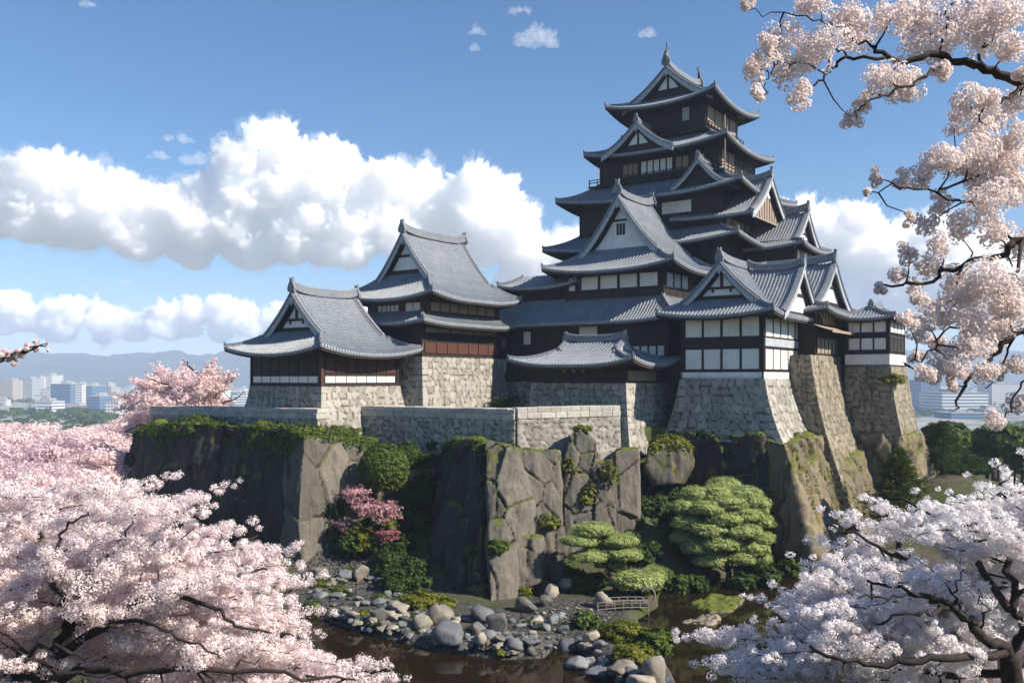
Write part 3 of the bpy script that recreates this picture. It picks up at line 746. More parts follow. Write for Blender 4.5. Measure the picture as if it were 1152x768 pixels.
low_wall([np.array([cor[0] + .1, cor[1] + .03, 14.0]), np.array([e2[0], e2[1], 14.1])], 'bright sunlit stone wall with pale coping above the cracked rock slabs', 6.5, 121, 1.15)

# ---------------------------------------------------------------- castle terrace (ground behind the walls)
tp = [(-86.5, 57.4), (-61.0, 57.4), (-61.0, 63.6), (-45.0, 64.6), (-40.2, 71.4), (-40.2, 77.0), (-36.2, 82.0), (-29.0, 82.2), (-28.5, 92), (-27, 100), (-25, 105), (-24, 114), (-40, 125), (-86.5, 100)]
mb = MB(); lo = [W(u, v, -1.0) for u, v in tp]; hi = [W(u, v, 12.2) for u, v in tp]; n_t = len(tp)
mb.add(lo + hi, [tuple(range(n_t, 2 * n_t))] + [(i, (i + 1) % n_t, n_t + (i + 1) % n_t, n_t + i) for i in range(n_t)])
M['grass'] = m_simple('terrace_grass', (0.035, 0.055, 0.012), (0.10, 0.12, 0.03), 1.2, 0.9, 0.6)
ter = tag(mb.build('terrace_ground', M['grass']), kind='structure')
# ================================================================ GROUND, WATER, ROCK
POND = [gnd(*p)[:2] for p in [(300,700),(345,692),(385,706),(430,719),(490,734),(560,743),(615,741),(634,722),(652,736),(682,762),(715,790),(790,800),
        (768,768),(752,738),(730,712),(722,697),(748,684),(748,664),(800,653),(860,642),(930,624),(1000,640),(1060,690),(1080,768),(1050,830),(800,862),(500,862),(300,800),(250,740)]]
def poly_sd(X, Y, poly):
    """signed distance, positive inside"""
    inside = np.zeros(len(X), bool); dist = np.full(len(X), 1e9); n = len(poly)
    for i in range(n):
        (ax, ay), (bx, by) = poly[i], poly[(i + 1) % n]
        ex, ey = bx - ax, by - ay; t = np.clip(((X - ax) * ex + (Y - ay) * ey) / (ex * ex + ey * ey), 0, 1)
        dist = np.minimum(dist, np.hypot(X - ax - t * ex, Y - ay - t * ey))
        c = ((ay > Y) != (by > Y)) & (X < (bx - ax) * (Y - ay) / (by - ay + 1e-12) + ax); inside ^= c
    return np.where(inside, dist, -dist)
def terrain(X, Y):
    X = np.asarray(X, float); Y = np.asarray(Y, float)
    P = np.stack([X, Y, np.zeros_like(X)], 1)
    hill = 15.3 - 0.37 * np.maximum(Y - 0.5, 0) + 0.25 * fbm(P * .25, 3, 5) * sstep(3, 8, Y)
    land = 0.45 + 0.25 * fbm(P * .2, 3, 3)
    rise = 8.0 * sstep(69, 86, Y) * (1 - sstep(11, 17, X)) * sstep(-26, -18, X)
    mound = 9.0 * np.exp(-(((X + 38) / 9) ** 2 + ((Y - 104) / 10) ** 2))
    right = 6.0 * np.exp(-(((X - 48) / 14) ** 2 + ((Y - 98) / 16) ** 2))
    r_ = np.hypot(X, Y)
    drop = 16.0 * sstep(290, 800, r_) + 9.0 * sstep(118, 290, r_) + 1.5 * fbm(P * .01, 2, 8) * sstep(150, 400, r_)
    h = np.maximum(hill, land + rise + mound + right - drop)
    near = (np.abs(X) < 45) & (Y > 30) & (Y < 95); sd = np.full(len(X), -99.0)
    if near.any(): sd[near] = poly_sd(X[near], Y[near], POND)
    k = sstep(-1.0, 0.9, sd)
    return h * (1 - k) + (-1.1) * k
def hgt(x, y): return float(terrain(np.array([x]), np.array([y]))[0])
def axis_pts(lo, hi, step, far_lo, far_hi, g=1.16):
    a = list(np.arange(lo, hi + .01, step)); s = step; p = hi
    while p < far_hi: s *= g; p += s; a.append(p)
    s = step; p = lo
    while p > far_lo: s *= g; p -= s; a.insert(0, p)
    return np.array(a)
xs = axis_pts(-48, 48, 0.6, -9000, 9000); ys = axis_pts(-4, 100, 0.6, -400, 9000)
GX, GY = np.meshgrid(xs, ys); V = np.stack([GX.ravel(), GY.ravel(), terrain(GX.ravel(), GY.ravel())], 1)
GRAV = [gnd(*p)[:2] for p in [(310,680),(350,640),(430,645),(500,680),(560,690),(640,675),(690,676),(700,690),(690,715),(700,740),(765,768),(790,800),(560,860),(250,800),(250,720)]]
grav = sstep(-.8, .8, poly_sd(V[:, 0], V[:, 1], GRAV) + .6 * fbm(V * .5, 3, 4))
idx = np.arange(len(V)).reshape(GX.shape); F = np.stack([idx[:-1, :-1].ravel(), idx[:-1, 1:].ravel(), idx[1:, 1:].ravel(), idx[1:, :-1].ravel()], 1)
t = NT('ground_soil'); a = t.noise(0.25, 6, 0.6); b = t.noise(3.0, 6, 0.7)
col = t.mix(t.ramp(a, [(0.42, (0,)*3), (0.58, (1,)*3)]), t.ramp(b, [(0.3, (0.05, 0.042, 0.03)), (0.7, (0.12, 0.10, 0.075))]), t.ramp(b, [(0.3, (0.022, 0.04, 0.008)), (0.7, (0.075, 0.10, 0.02))]))
vg = t.n('TexVoronoi'); vg.inputs['Scale'].default_value = 5.0; t.l(t.co(), vg.inputs['Vector'])
col = t.mix(t.attr('gravel'), col, t.ramp(vg.outputs['Distance'], [(0.1, (0.13, 0.125, 0.115)), (0.5, (0.07, 0.067, 0.06)), (0.75, (0.018, 0.017, 0.014))]))
tw = t.noise(.012, 6, .7); col = t.mix(t.attr('town'), col, t.ramp(tw, [(.38, (.07, .09, .05)), (.48, (.26, .26, .25)), (.65, (.36, .355, .34))]))
t.bump(b, 0.8, 0.1); M['ground'] = t.fin(col, 0.95, 0.15)
tag(link('ground', np_mesh('ground', V, F, True, {'gravel': grav, 'town': sstep(330, 520, np.hypot(V[:, 0], V[:, 1]))}), M['ground']), kind='structure')
t = NT('pond_water'); n1 = t.noise(1.6, 3, 0.5, (1, 1.8, 1)); t.bump(n1, 0.10, 0.02)
M['water'] = t.fin((0.015, 0.009, 0.0038), 0.03, 0.5); t.b.inputs['IOR'].default_value = 1.33
wp = POND; mb = MB(); mb.add([(-30, 36, 0), (36, 36, 0), (36, 84, 0), (-30, 84, 0)], [(0, 1, 2, 3)])
tag(mb.build('pond_water', M['water']), kind='structure')

def rock(name, pts, label, m='rock', seed=1, vox=0.3, amp=0.45, crack=2.4, depth=0.32, facet=0.35, stretch=(1, 1, .6), cat='rock', group=None, freq=.3, wob=.5, gw=.07):
    bm = bmesh.new(); [bm.verts.new(p) for p in pts]
    res = bmesh.ops.convex_hull(bm, input=bm.verts)
    kill = [e for e in res['geom_interior'] + res['geom_unused'] if isinstance(e, bmesh.types.BMVert)]
    if kill: bmesh.ops.delete(bm, geom=list(set(kill)), context='VERTS')
    me = bpy.data.meshes.new('hull'); bm.to_mesh(me); bm.free()
    o = bpy.data.objects.new('hull', me); COL.objects.link(o)
    md = o.modifiers.new('r', 'REMESH'); md.mode = 'VOXEL'; md.voxel_size = vox
    ev = o.evaluated_get(bpy.context.evaluated_depsgraph_get()); e = ev.to_mesh()
    n = len(e.vertices); V = np.empty(n * 3, np.float32); e.vertices.foreach_get('co', V); V = V.reshape(-1, 3).astype(float)
    N = np.empty(n * 3, np.float32); e.vertices.foreach_get('normal', N); N = N.reshape(-1, 3)
    F = np.array([p.vertices[:] for p in e.polygons if len(p.vertices) == 4], np.int32)
    ev.to_mesh_clear(); bpy.data.objects.remove(o); bpy.data.meshes.remove(me)
    wrp = V + wob * np.stack([fbm(V * .5, 2, seed + k) for k in (3, 4, 5)], 1)
    q = wrp / crack * np.array(stretch)
    f1, f2, cid, vec = voro(q, seed); ed = f2 - f1
    tl = np.stack([_hash((cid * 1e6).astype(np.int64), np.full(len(cid), k), np.full(len(cid), seed)) - .5 for k in (1, 2, 3)], 1)
    d = amp * fbm(V * freq, 5, seed) + facet * ((cid - .5) * 1.4 + 2.2 * (tl * vec).sum(1)) - depth * (1 - sstep(0.0, gw, ed)) + (0.10 if wob > .3 else .03) * fbm(V * np.array([2.5, 2.5, .35]), 3, seed + 7) * 1.3 - 0.12 * np.abs(fbm(V * np.array([.9, .9, .3]), 4, seed + 11))
    V2 = V + N * d[:, None]
    tone = (0.78 + .42 * cid) * (0.3 + .7 * sstep(0.01, gw * 1.1, ed))
    c = V2.mean(0); c[2] = V2[:, 2].min()
    ob = link(name, np_mesh(name, V2 - c, F, False, {'tone': tone}), M[m], None, tuple(c))
    tag(ob, label, cat, group); return ob
U = lambda u, v, z: W(u, v, z)
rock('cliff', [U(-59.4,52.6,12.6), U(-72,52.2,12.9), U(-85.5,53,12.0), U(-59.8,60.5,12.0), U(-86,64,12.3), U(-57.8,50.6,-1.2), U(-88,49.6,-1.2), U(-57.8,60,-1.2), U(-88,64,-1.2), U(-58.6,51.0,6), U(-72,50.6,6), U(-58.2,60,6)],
     'broad dark cliff with a mossy top below the left turret', 'rock_shaded', 3, .24, .3, 2.9, .5, .42, (1, 1, .2), wob=.45, gw=.06, cat='cliff')
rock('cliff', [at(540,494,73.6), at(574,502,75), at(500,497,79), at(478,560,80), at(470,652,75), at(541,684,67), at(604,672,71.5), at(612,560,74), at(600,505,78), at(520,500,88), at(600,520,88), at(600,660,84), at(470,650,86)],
     'big dark boulder cliff at the middle with a sunlit right edge', 'rock_shaded', 5, .2, .2, 2.6, .36, .34, (1, 1, .35), wob=.3, gw=.05, cat='cliff')
rock('rock_slab', [at(578,510,72.5), at(592,502,73), at(628,505,73.5), at(634,560,73), at(636,650,71.5), at(600,668,70), at(578,620,71), at(590,505,80), at(632,510,80), at(636,650,80), at(580,650,80)],
     'tall pale cracked rock slab below the sunlit wall, beside the dark boulder cliff', 'rock_pale', 8, .13, .06, 2.7, .30, .2, (1, 1, .8), wob=.06, gw=.035)
rock('rock_slab', [at(652,479,76), at(641,490,76), at(634,520,75.5), at(672,500,76), at(672,600,74.5), at(634,640,73), at(676,650,73.5), at(655,482,80), at(640,510,82), at(675,520,82), at(670,640,82)],
     'pointed rock slab with a grassy tip, highest of the cracked slabs', 'rock_pale', 9, .13, .06, 2.6, .30, .2, (1, 1, .8), wob=.06, gw=.035)
rock('rock_slab', [at(670,520,75.6), at(690,516,76), at(694,560,75.5), at(694,650,73.5), at(666,650,73), at(672,520,82), at(694,520,82), at(694,650,82)],
     'narrow rock slab between the pointed slab and the pillar rock', 'rock_pale', 10, .13, .06, 2.4, .30, .2, (1, 1, .75), wob=.06, gw=.035)
rock('rock_slab', [at(692,506,77), at(718,504,77.5), at(719,560,77), at(716,640,75.5), at(690,640,75), at(695,505,83), at(720,505,83), at(716,640,83)],
     'square pillar rock with vertical sides, rightmost of the cracked slabs', 'rock_pale', 12, .13, .06, 3.0, .28, .2, (1, 1, .75), wob=.06, gw=.035)
rock('rock_slab', [at(576,598,69), at(610,604,69.5), at(612,655,68.3), at(578,668,67.8), at(590,592,72), at(612,600,74), at(612,660,74), at(576,660,74)],
     'blocky low rock slab leaning on the foot of the cracked slabs', 'rock_pale', 13, .16, .05, 3.0, .28, .18, wob=.06, gw=.035)
rock('rock', [at(728,508,80), at(738,496,80.5), at(760,490,81), at(776,502,81), at(778,525,80.5), at(765,545,79.5), at(738,546,79.5), at(727,530,79.5), at(740,495,86), at(776,505,86), at(770,545,86), at(735,545,86)],
     'rounded dark boulder with a mossy cap below the gatehouse wall', 'rock', 14, .22, .3, 4, .1, .2)
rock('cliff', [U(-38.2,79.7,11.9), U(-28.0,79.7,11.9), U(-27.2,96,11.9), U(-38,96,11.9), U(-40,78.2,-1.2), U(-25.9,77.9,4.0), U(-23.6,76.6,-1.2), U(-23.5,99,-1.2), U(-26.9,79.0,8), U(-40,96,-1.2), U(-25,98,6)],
     'steep dark cliff under the front of the white turret', 'rock_shaded', 16, .26, .35, 2.9, .4, .36, (1, 1, .22), gw=.06, cat='cliff')
rock('cliff', [U(-26.4,98.5,11.0), U(-19.6,98.2,11.2), U(-18.9,108,11.0), U(-26,108,11.0), U(-18.6,97.0,5), U(-16.9,95.6,-1.2), U(-15.2,112,-1.2), U(-28,96,-1.2), U(-28,111,-1.2), U(-17.2,110,5)],
     'narrow ochre cliff under the watch turret at the right end of the castle', 'rock_ochre', 17, .3, .4, 3.0, .28, .35, (1, 1, .3), cat='cliff')
rock('cliff', [U(-28.4,79.5,12.0), U(-25.5,79.0,11.2), U(-24.6,97,11.2), U(-28,97,12.0), U(-26.2,77.6,4.0), U(-24.2,77.6,4.0), U(-23.8,76.4,-1.2), U(-21.4,76.3,-1.2), U(-20.2,99,-1.2), U(-25,98,-1.2), U(-22.6,98,5)],
     'sunlit ochre cliff flank with moss streaks under the right side of the white turret', 'rock_ochre', 21, .26, .3, 3.2, .28, .3, (1, 1, .25), cat='cliff')  # lit side of the turret cliff, painted lighter than its shaded front
rock('cliff', [U(-27,89,10), U(-23.6,88.6,9.4), U(-23.4,99,9.2), U(-25,86,-1.2), U(-19.6,86,-1.2), U(-19.0,100,-1.2), U(-21.9,87.6,5), U(-21.8,99,5), U(-26,99,-1.2)],
     'sunlit streaked cliff flank under the slatted gallery', 'rock_ochre', 22, .26, .25, 2.8, .25, .28, (1, 1, .25), cat='cliff')
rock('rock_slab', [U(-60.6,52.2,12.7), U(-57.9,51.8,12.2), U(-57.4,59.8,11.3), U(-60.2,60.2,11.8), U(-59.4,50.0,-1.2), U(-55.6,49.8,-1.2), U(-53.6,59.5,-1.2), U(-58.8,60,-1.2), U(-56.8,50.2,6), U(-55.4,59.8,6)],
     'sunlit pale buttress of cracked rock at the right end of the mossy left cliff', 'rock_pale', 23, .17, .14, 3.3, .34, .28, (1, 1, .65), wob=.1, gw=.035)  # sunlit facet of the left cliff: brightness put into a paler rock colour
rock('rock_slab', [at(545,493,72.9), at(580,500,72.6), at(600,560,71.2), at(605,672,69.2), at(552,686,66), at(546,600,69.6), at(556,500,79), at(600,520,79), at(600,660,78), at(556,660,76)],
     'sunlit pale cracked face on the right edge of the dark boulder cliff', 'rock_pale', 24, .13, .08, 2.8, .30, .22, (1, 1, .7), wob=.06, gw=.035)  # paler colour stands in for sunlight on this side of the boulder cliff
rock('rock', [at(1062,510,99), at(1072,505,99), at(1085,552,98), at(1060,560,98), at(1065,512,104), at(1085,550,104), at(1055,560,104)],
     'small pale rock spur at the right foot of the castle cliffs', 'rock_ochre', 18, .25, .25, 2, .2, .25)

# ---------------------------------------------------------------- stones of the shore
def stone_mesh(seed, flat=0.75):
    bm = bmesh.new(); bmesh.ops.create_icosphere(bm, subdivisions=3, radius=1.0)
    V = np.array([v.co[:] for v in bm.verts]); F = np.array([[v.index for v in f.verts] for f in bm.faces]); bm.free()
    rg = np.random.default_rng(seed)
    for _ in range(11):                                      # flattened facets
        n = rg.normal(size=3); n /= np.linalg.norm(n); c = rg.uniform(.5, .85); d = V @ n; V -= np.maximum(d - c, 0)[:, None] * n * .96
    V *= (1 + .14 * fbm(V * 1.3 + seed, 3, seed) + .03 * fbm(V * 5, 2, seed))[:, None]
    V *= np.array([1.0, rg.uniform(.7, .95), flat])
    return np_mesh('stone', V, F, seed % 2 == 0, {'tone': .85 + .3 * (fbm(V * 1.5, 2, seed + 3) * .5 + .5)})
SM = [stone_mesh(s, [.6, .75, .85, .7, .5, .8, .65, .9][s]) for s in range(8)]
for i, m_ in enumerate(SM): m_.materials.append(M['pebble'] if i % 3 else M['pebble_blue'])
rs = random.Random(77)
def stone(x, y, size, var, label, group=None, rz=None, z=None, sink=.3):
    o = bpy.data.objects.new('stone', SM[var]); COL.objects.link(o)
    o.scale = (size / 2 * rs.uniform(.9, 1.15), size / 2 * rs.uniform(.85, 1.1), size / 2 * rs.uniform(.85, 1.2)); o.rotation_euler = (rs.uniform(-.25, .25), rs.uniform(-.25, .25), rs.uniform(0, 6.28) if rz is None else rz)
    o.location = (x, y, (max(hgt(x, y), -.12) if z is None else z) + size * (.5 * .7 - sink * .5)); tag(o, label, 'stone', group); return o
def on_ground(px, py):
    """the ground point seen at a photo pixel (marches the sight line once, at build time)"""
    d = np.linspace(40, 95, 500); X = (px - 576) / 1000 * d; Z = 17 - (py - 425) / 1000 * d
    T_ = np.maximum(terrain(X, d), 0); k = np.argmax(Z < T_)
    return X[k], d[k], T_[k]
BIG = [(593,681,26,7,'pale split stone standing at the foot of the blocky slab'), (508,709,42,3,'large grey wedge shaped stone on the pebble bank'), (476,698,30,1,'grey stone with mossy side behind the wedge stone'),
       (541,687,38,3,'wide brown-topped stone right of the mossy mound'), (405,642,28,2,'rounded grey stone under the azaleas'), (388,645,22,0,'blue-grey stone left of the azalea foot'), (357,643,26,1,'flat grey stone at the left end of the bank'),
       (497,690,34,2,'light stone with moss patch on the bank'), (450,682,26,4,'flat stone beside the bright moss'), (652,742,30,6,'slate stone at the water on the left edge of the peninsula'), (668,752,30,0,'dark slate stone low on the peninsula edge'),
       (700,752,30,7,'upright grey stone on the peninsula'), (735,752,44,7,'biggest pale broken stone at the tip of the peninsula'), (720,768,34,1,'stone at the very tip of the peninsula'), (680,676,26,7,'pale wedge stone beside the small pine'),
       (622,664,24,2,'upright pale stone with a lit side behind the pebbles'), (636,658,22,5,'white-sided stone beside the upright pale stone'), (612,676,18,5,'small upright stone by the split stone'), (662,700,26,6,'grey stone at the head of the peninsula'),
       (427,690,22,1,'round pale stone low on the pebble bank'), (398,690,20,4,'small pale stone near the water'), (560,700,30,1,'long pale stone below the brown-topped one'), (640,722,24,3,'blue stone where stream meets peninsula')]
for x, y, wpx, var, lab in BIG:
    X, Y, Z = on_ground(x, y + wpx * .28); stone(X, Y, wpx / 1000 * Y * 1.05, var, lab)
def in_poly(px, py, poly): return poly_sd(np.array([px], float), np.array([py], float), poly)[0] > 0
GROUPS = [([(350,655),(385,640),(430,655),(480,690),(560,700),(640,690),(640,705),(618,738),(560,740),(490,731),(430,717),(380,705),(347,690)], 182, (.5, 1.25), 'small rounded stone on the pebble bank', 'stones of the pebble bank'),
          ([(634,715),(665,712),(690,730),(720,752),(760,768),(765,776),(700,790),(680,760),(650,736)], 46, (.5, 1.1), 'weathered stone on the left edge of the peninsula', 'stones of the peninsula edge'),
          ([(600,690),(650,682),(690,688),(680,702),(640,712),(600,705)], 46, (.22, .5), 'flat pale cobble in the shallow stream bed', 'cobbles of the stream bed')]
for poly, n, (s0, s1), lab, grp in GROUPS:
    x0, x1 = min(p[0] for p in poly), max(p[0] for p in poly); y0, y1 = min(p[1] for p in poly), max(p[1] for p in poly); c = 0
    while c < n:
        x, y = rs.uniform(x0, x1), rs.uniform(y0, y1)
        if not in_poly(x, y, poly): continue
        X, Y, Z = on_ground(x, y); s = s0 + (s1 - s0) * rs.random() ** 1.7
        stone(X, Y, s, rs.choice([0, 1, 3, 4, 6]) if 'cobble' not in lab else rs.choice([1, 4, 4, 7]), lab, grp); c += 1
# low islets in the pond
rock('islet', [(*gnd(776,680)[:2], .05), (*gnd(800,672)[:2], .25), (*gnd(838,674)[:2], .2), (*gnd(825,688)[:2], .1), (*gnd(800,690)[:2], .12), (*gnd(776,680)[:2], -.9), (*gnd(838,674)[:2], -.9), (*gnd(800,692)[:2], -.9)],
     'flat mossy islet in the brown pond', 'rock_ochre', 31, .15, .1, 3, .05, .1, cat='islet')
rock('islet', [(*gnd(762,700)[:2], .02), (*gnd(790,693)[:2], .3), (*gnd(812,697)[:2], .25), (*gnd(800,704)[:2], .08), (*gnd(762,702)[:2], -.9), (*gnd(812,697)[:2], -.9), (*gnd(790,690)[:2], -.9)],
     'small reddish flat rock lying in the pond', 'stone_ochre', 32, .12, .06, 2, .05, .08, cat='rock')
# footbridge
bx, by, _ = gnd(670, 692); ex, ey, _ = gnd(727, 689)
fb = tag(empty('footbridge', (bx, by, .3)), 'little wooden footbridge with thin rails beside the small pine', 'footbridge')
dx, dy = ex - bx, ey - by; L_ = math.hypot(dx, dy); fb.rotation_euler = (0, 0, math.atan2(dy, dx))
mb = MB()
for i in range(16):
    x0 = L_ * i / 16; z = .22 + .08 * math.sin(math.pi * (i + .5) / 16); mb.box(x0 + .02, x0 + L_ / 16 - .02, -.5, .5, z, z + .07)
mb.build('deck', M['wood'], fb)
for sy in (-.52, .52):
    mb = MB(); path = [(L_ * i / 12, sy, 0.72 + .08 * math.sin(math.pi * i / 12)) for i in range(13)]; mb.tube(path, .032, 6); mb.tube([(x, y, z - .22) for x, y, z in path], .02, 6)
    mb.tube([(x, y, z - .5) for x, y, z in path], .04, 6); mb.build('handrail', M['wood_grey'], fb)
    for i in range(7):
        x = L_ * i / 6; z = .22 + .08 * math.sin(math.pi * i / 6); p = MB(); p.box(x - .035, x + .035, sy - .035, sy + .035, -.3 if i in (0, 6) else z - .1, z + .5); p.build('post', M['wood_grey'], fb)
# round white ornamental gate ring at the bridge end
cx_, cy_, _ = gnd(729, 686)
mb = MB(); mb.tube([(cx_ - .0 + .5 * math.cos(a), cy_, 1.1 + .55 * math.sin(a)) for a in np.linspace(-2.6, 2.6, 22)], .075, 8); mb.tube([(cx_ - .42, cy_, -.3), (cx_ - .43, cy_, .82)], .07, 8)
tag(mb.build('hoop_post', M['wood_grey'], None), 'pale curved hoop post standing at the end of the footbridge', 'post')
# ================================================================ VEGETATION
def leaf_mat(name, c0, c1, trans=0.35, rough=0.6, nscale=1.2):
    t = NT(name); tone = t.attr('tone'); n = t.noise(nscale, 3, 0.6)
    col = t.ramp(t.math('ADD', t.math('MULTIPLY', tone, .65), t.math('MULTIPLY', n, .35)), [(0.2, c0), (0.8, c1)])
    t.fin(col, rough, 0.2)
    tr = t.n('BsdfTranslucent'); t.l(col, tr.inputs['Color']); mx = t.n('MixShader'); mx.inputs[0].default_value = trans
    t.l(t.b.outputs[0], mx.inputs[1]); t.l(tr.outputs[0], mx.inputs[2]); t.l(mx.outputs[0], t.out.inputs['Surface']); return t.m
M['leaf'] = leaf_mat('shrub_leaf', (0.02, 0.045, 0.008), (0.075, 0.125, 0.022))
M['leaf_yellow'] = leaf_mat('moss_yellow', (0.06, 0.075, 0.008), (0.20, 0.20, 0.02), .25)
M['leaf_clip'] = leaf_mat('clipped_leaf', (0.03, 0.06, 0.008), (0.11, 0.15, 0.02), .25)
M['needle'] = leaf_mat('pine_needle', (0.20, 0.255, 0.07), (0.45, 0.50, 0.19), .3)
M['conifer'] = leaf_mat('conifer_spray', (0.025, 0.05, 0.008), (0.11, 0.14, 0.02), .3)
M['azalea'] = leaf_mat('azalea_flower', (0.34, 0.15, 0.17), (0.60, 0.38, 0.39), .35)
M['azalea_red'] = leaf_mat('azalea_dark_flower', (0.20, 0.06, 0.07), (0.36, 0.15, 0.16), .3)
M['blossom_pink'] = leaf_mat('blossom_pink', (0.865, 0.735, 0.73), (0.935, 0.865, 0.855), .5, .7, .5)
M['blossom_white'] = leaf_mat('blossom_white', (0.86, 0.80, 0.81), (0.94, 0.91, 0.91), .5, .7, .6)
M['blossom_near'] = leaf_mat('blossom_near', (0.84, 0.73, 0.70), (0.945, 0.885, 0.865), .5, .7, 6.0)
M['blossom_far'] = leaf_mat('blossom_far', (0.81, 0.63, 0.62), (0.90, 0.78, 0.765), .5, .7, .25)
M['blossom_mauve'] = leaf_mat('blossom_mauve', (0.68, 0.52, 0.56), (0.82, 0.68, 0.70), .5, .7, .25)
M['bark'] = m_simple('cherry_bark', (0.012, 0.009, 0.008), (0.045, 0.033, 0.028), 6, .85, .8, (1, 1, 1))
M['bark_red'] = m_simple('pine_bark', (0.03, 0.017, 0.011), (0.09, 0.055, 0.038), 6, .85, .8, (1, 1, .4))
ng = np.random.default_rng(20)
def unit(n, rg=ng):
    v = rg.normal(size=(n, 3)); return v / np.linalg.norm(v, axis=1)[:, None]
def cards(C, size, nrm=None, aspect=1.0, along=None, rg=ng):
    """one quad per centre; nrm: rough facing direction, along: long axis"""
    n = len(C); size = np.broadcast_to(np.asarray(size, float), (n,))
    if along is None:
        N = unit(n, rg) if nrm is None else nrm; a = np.cross(N, unit(n, rg)); a /= np.linalg.norm(a, axis=1)[:, None] + 1e-9; b = np.cross(N, a)
        A = a * size[:, None] * aspect * .5; Bv = b * size[:, None] * .5
        V = np.stack([C - A - Bv * .3, C - Bv, C + A + Bv * .3, C + Bv], 1)
    else:
        a = along / (np.linalg.norm(along, axis=1)[:, None] + 1e-9); b = np.cross(a, unit(n, rg)); b /= np.linalg.norm(b, axis=1)[:, None] + 1e-9
        A = a * size[:, None]; Bv = b * size[:, None] * aspect * .5
        V = np.stack([C - Bv * .6, C + Bv * .6, C + A + Bv * .35, C + A - Bv * .35], 1)
    return V.reshape(-1, 3), np.arange(4 * n, dtype=np.int32).reshape(n, 4)
def card_mesh(name, V, F, tone): return np_mesh(name, V, F, False, {'tone': np.repeat(tone, 4)})
def lumpy_shell(n, rx, ry, rz, lump=.18, freq=1.6, seed=1, lo=-.35, thick=.25, rg=ng):
    d = unit(int(n * 1.7), rg); d = d[d[:, 2] > lo][:n]
    r = 1 + lump * fbm(d * freq + seed * 3.1, 3, seed); t = 1 - thick * rg.random(len(d)) ** 1.8
    return d * (r * t)[:, None] * np.array([rx, ry, rz]), d
def bush(name, x, y, z, rx, ry, rz, m, n, size, label, cat='shrub', group=None, lump=.2, seed=1, lo=-.3, freq=1.6, up=.3):
    P, d = lumpy_shell(n, rx, ry, rz, lump, freq, seed, lo, .35)
    nn = d + unit(len(d)) * .7 + np.array([0, 0, up]); nn /= np.linalg.norm(nn, axis=1)[:, None]
    V, F = cards(P, size * ng.uniform(.7, 1.3, len(P)), nn, 1.5)
    o = link(name, card_mesh(name, V, F, ng.random(len(P))), M[m], None, (x, y, z)); return tag(o, label, cat, group)

# clipped round bush and the garden between the rocks
def bush_px(name, px, py, rpx, Y, m, n, size, label, flat=1.0, **kw):
    X, _, Z = at(px, py, Y); r = rpx / 1000 * Y; return bush(name, X, Y, Z, r, r, r * flat, m, n, size, label, **kw)
bush_px('round_bush', 432, 527, 29, 77.5, 'leaf_clip', 7000, .16, 'ball clipped bright green bush between the two dark cliffs', lump=.03, lo=-.9, cat='bush')
bush_px('round_bush', 458, 513, 17, 80.5, 'leaf', 3500, .16, 'darker round bush half hidden behind the ball clipped bush', lump=.05, lo=-.9, cat='bush')
AZ = [(400,556,16,76,'azalea','pale pink azalea under the ball clipped bush'), (431,575,19,75,'azalea','deep pink azalea, widest of the flowering bushes'), (409,572,11,74.5,'azalea','light pink azalea left of the widest azalea'), (436,601,12,73.5,'azalea_red','dark red azalea low on the garden slope'), (388,590,10,75,'azalea','small pink azalea against the left cliff foot'), (745,592,8,79,'azalea_red','dark red azalea beside the big cloud pine')]
for x, y, r, Y, m, lab in AZ: bush_px('azalea', x, y, r, Y, m, 2000, .13, lab, .62, lump=.55, freq=2.4, cat='azalea', lo=-.6)
G = [(412,610,15,74,'leaf_yellow'),(395,615,16,74.5,'leaf'),(440,632,20,73,'leaf'),(463,640,16,72,'leaf'),(455,612,16,75,'leaf'),(470,590,16,77,'leaf'),(478,565,14,79,'leaf'),(463,560,16,79,'leaf'),(452,580,14,77,'leaf'),
     (485,520,12,80,'leaf'),(478,545,12,80,'leaf'),(490,500,9,82,'leaf'),(375,575,12,76.5,'leaf'),(385,610,14,75.5,'leaf'),(420,590,12,75.5,'leaf'),(445,655,16,70,'leaf'),(400,596,10,74.8,'leaf_yellow'),(520,672,14,70,'leaf'),(470,655,14,71,'leaf')]
for i, (x, y, r, Y, m) in enumerate(G):
    bush_px('shrub', x, y, r, Y, m, 1500, .2, 'leafy green shrub on the garden slope between the two dark cliffs' if m == 'leaf' else 'yellow green shrub on the garden slope between the two dark cliffs', .8, lump=.55, freq=2.2, lo=-.6, seed=i + 3, group='shrubs of the garden slope')
G2 = [(730,575,22,80,'leaf'),(755,572,18,81,'leaf'),(735,600,20,79,'leaf'),(712,588,12,77.5,'leaf'),(760,600,18,79.5,'leaf'),(740,625,20,77.5,'leaf'),(765,632,20,77,'leaf'),(722,640,16,75,'leaf'),(780,645,18,76.5,'leaf'),(750,555,16,82,'leaf'),(722,552,12,82,'leaf'),(850,640,16,77,'leaf'),(875,640,14,77.5,'leaf'),(798,640,16,78,'leaf')]
for i, (x, y, r, Y, m) in enumerate(G2):
    bush_px('shrub', x, y, r, Y, m, 1900, .24, 'dark leafy shrub by the water around the cloud pines', .85, lump=.5, freq=2.2, lo=-.7, seed=i + 40, group='shrubs around the cloud pines')
for i, (x, y, r) in enumerate([(700,648,14),(712,655,12),(728,658,15),(745,655,14),(765,658,13),(672,652,10),(650,648,9),(722,622,16),(700,622,12),(785,658,12),(835,655,13),(862,652,14),(890,640,14),(910,630,14),(930,622,13),(708,606,11)]):
    X_, Y, Z_ = on_ground(x, y + r * .5); bush_px('shrub', x, y, r, Y, 'leaf' if i % 4 else 'leaf_clip', 1700, .2, 'low leafy shrub on the slope left of and behind the big cloud pine', .8, lump=.5, freq=2.2, lo=-.7, seed=i + 60, group='low shrubs near the big cloud pine')
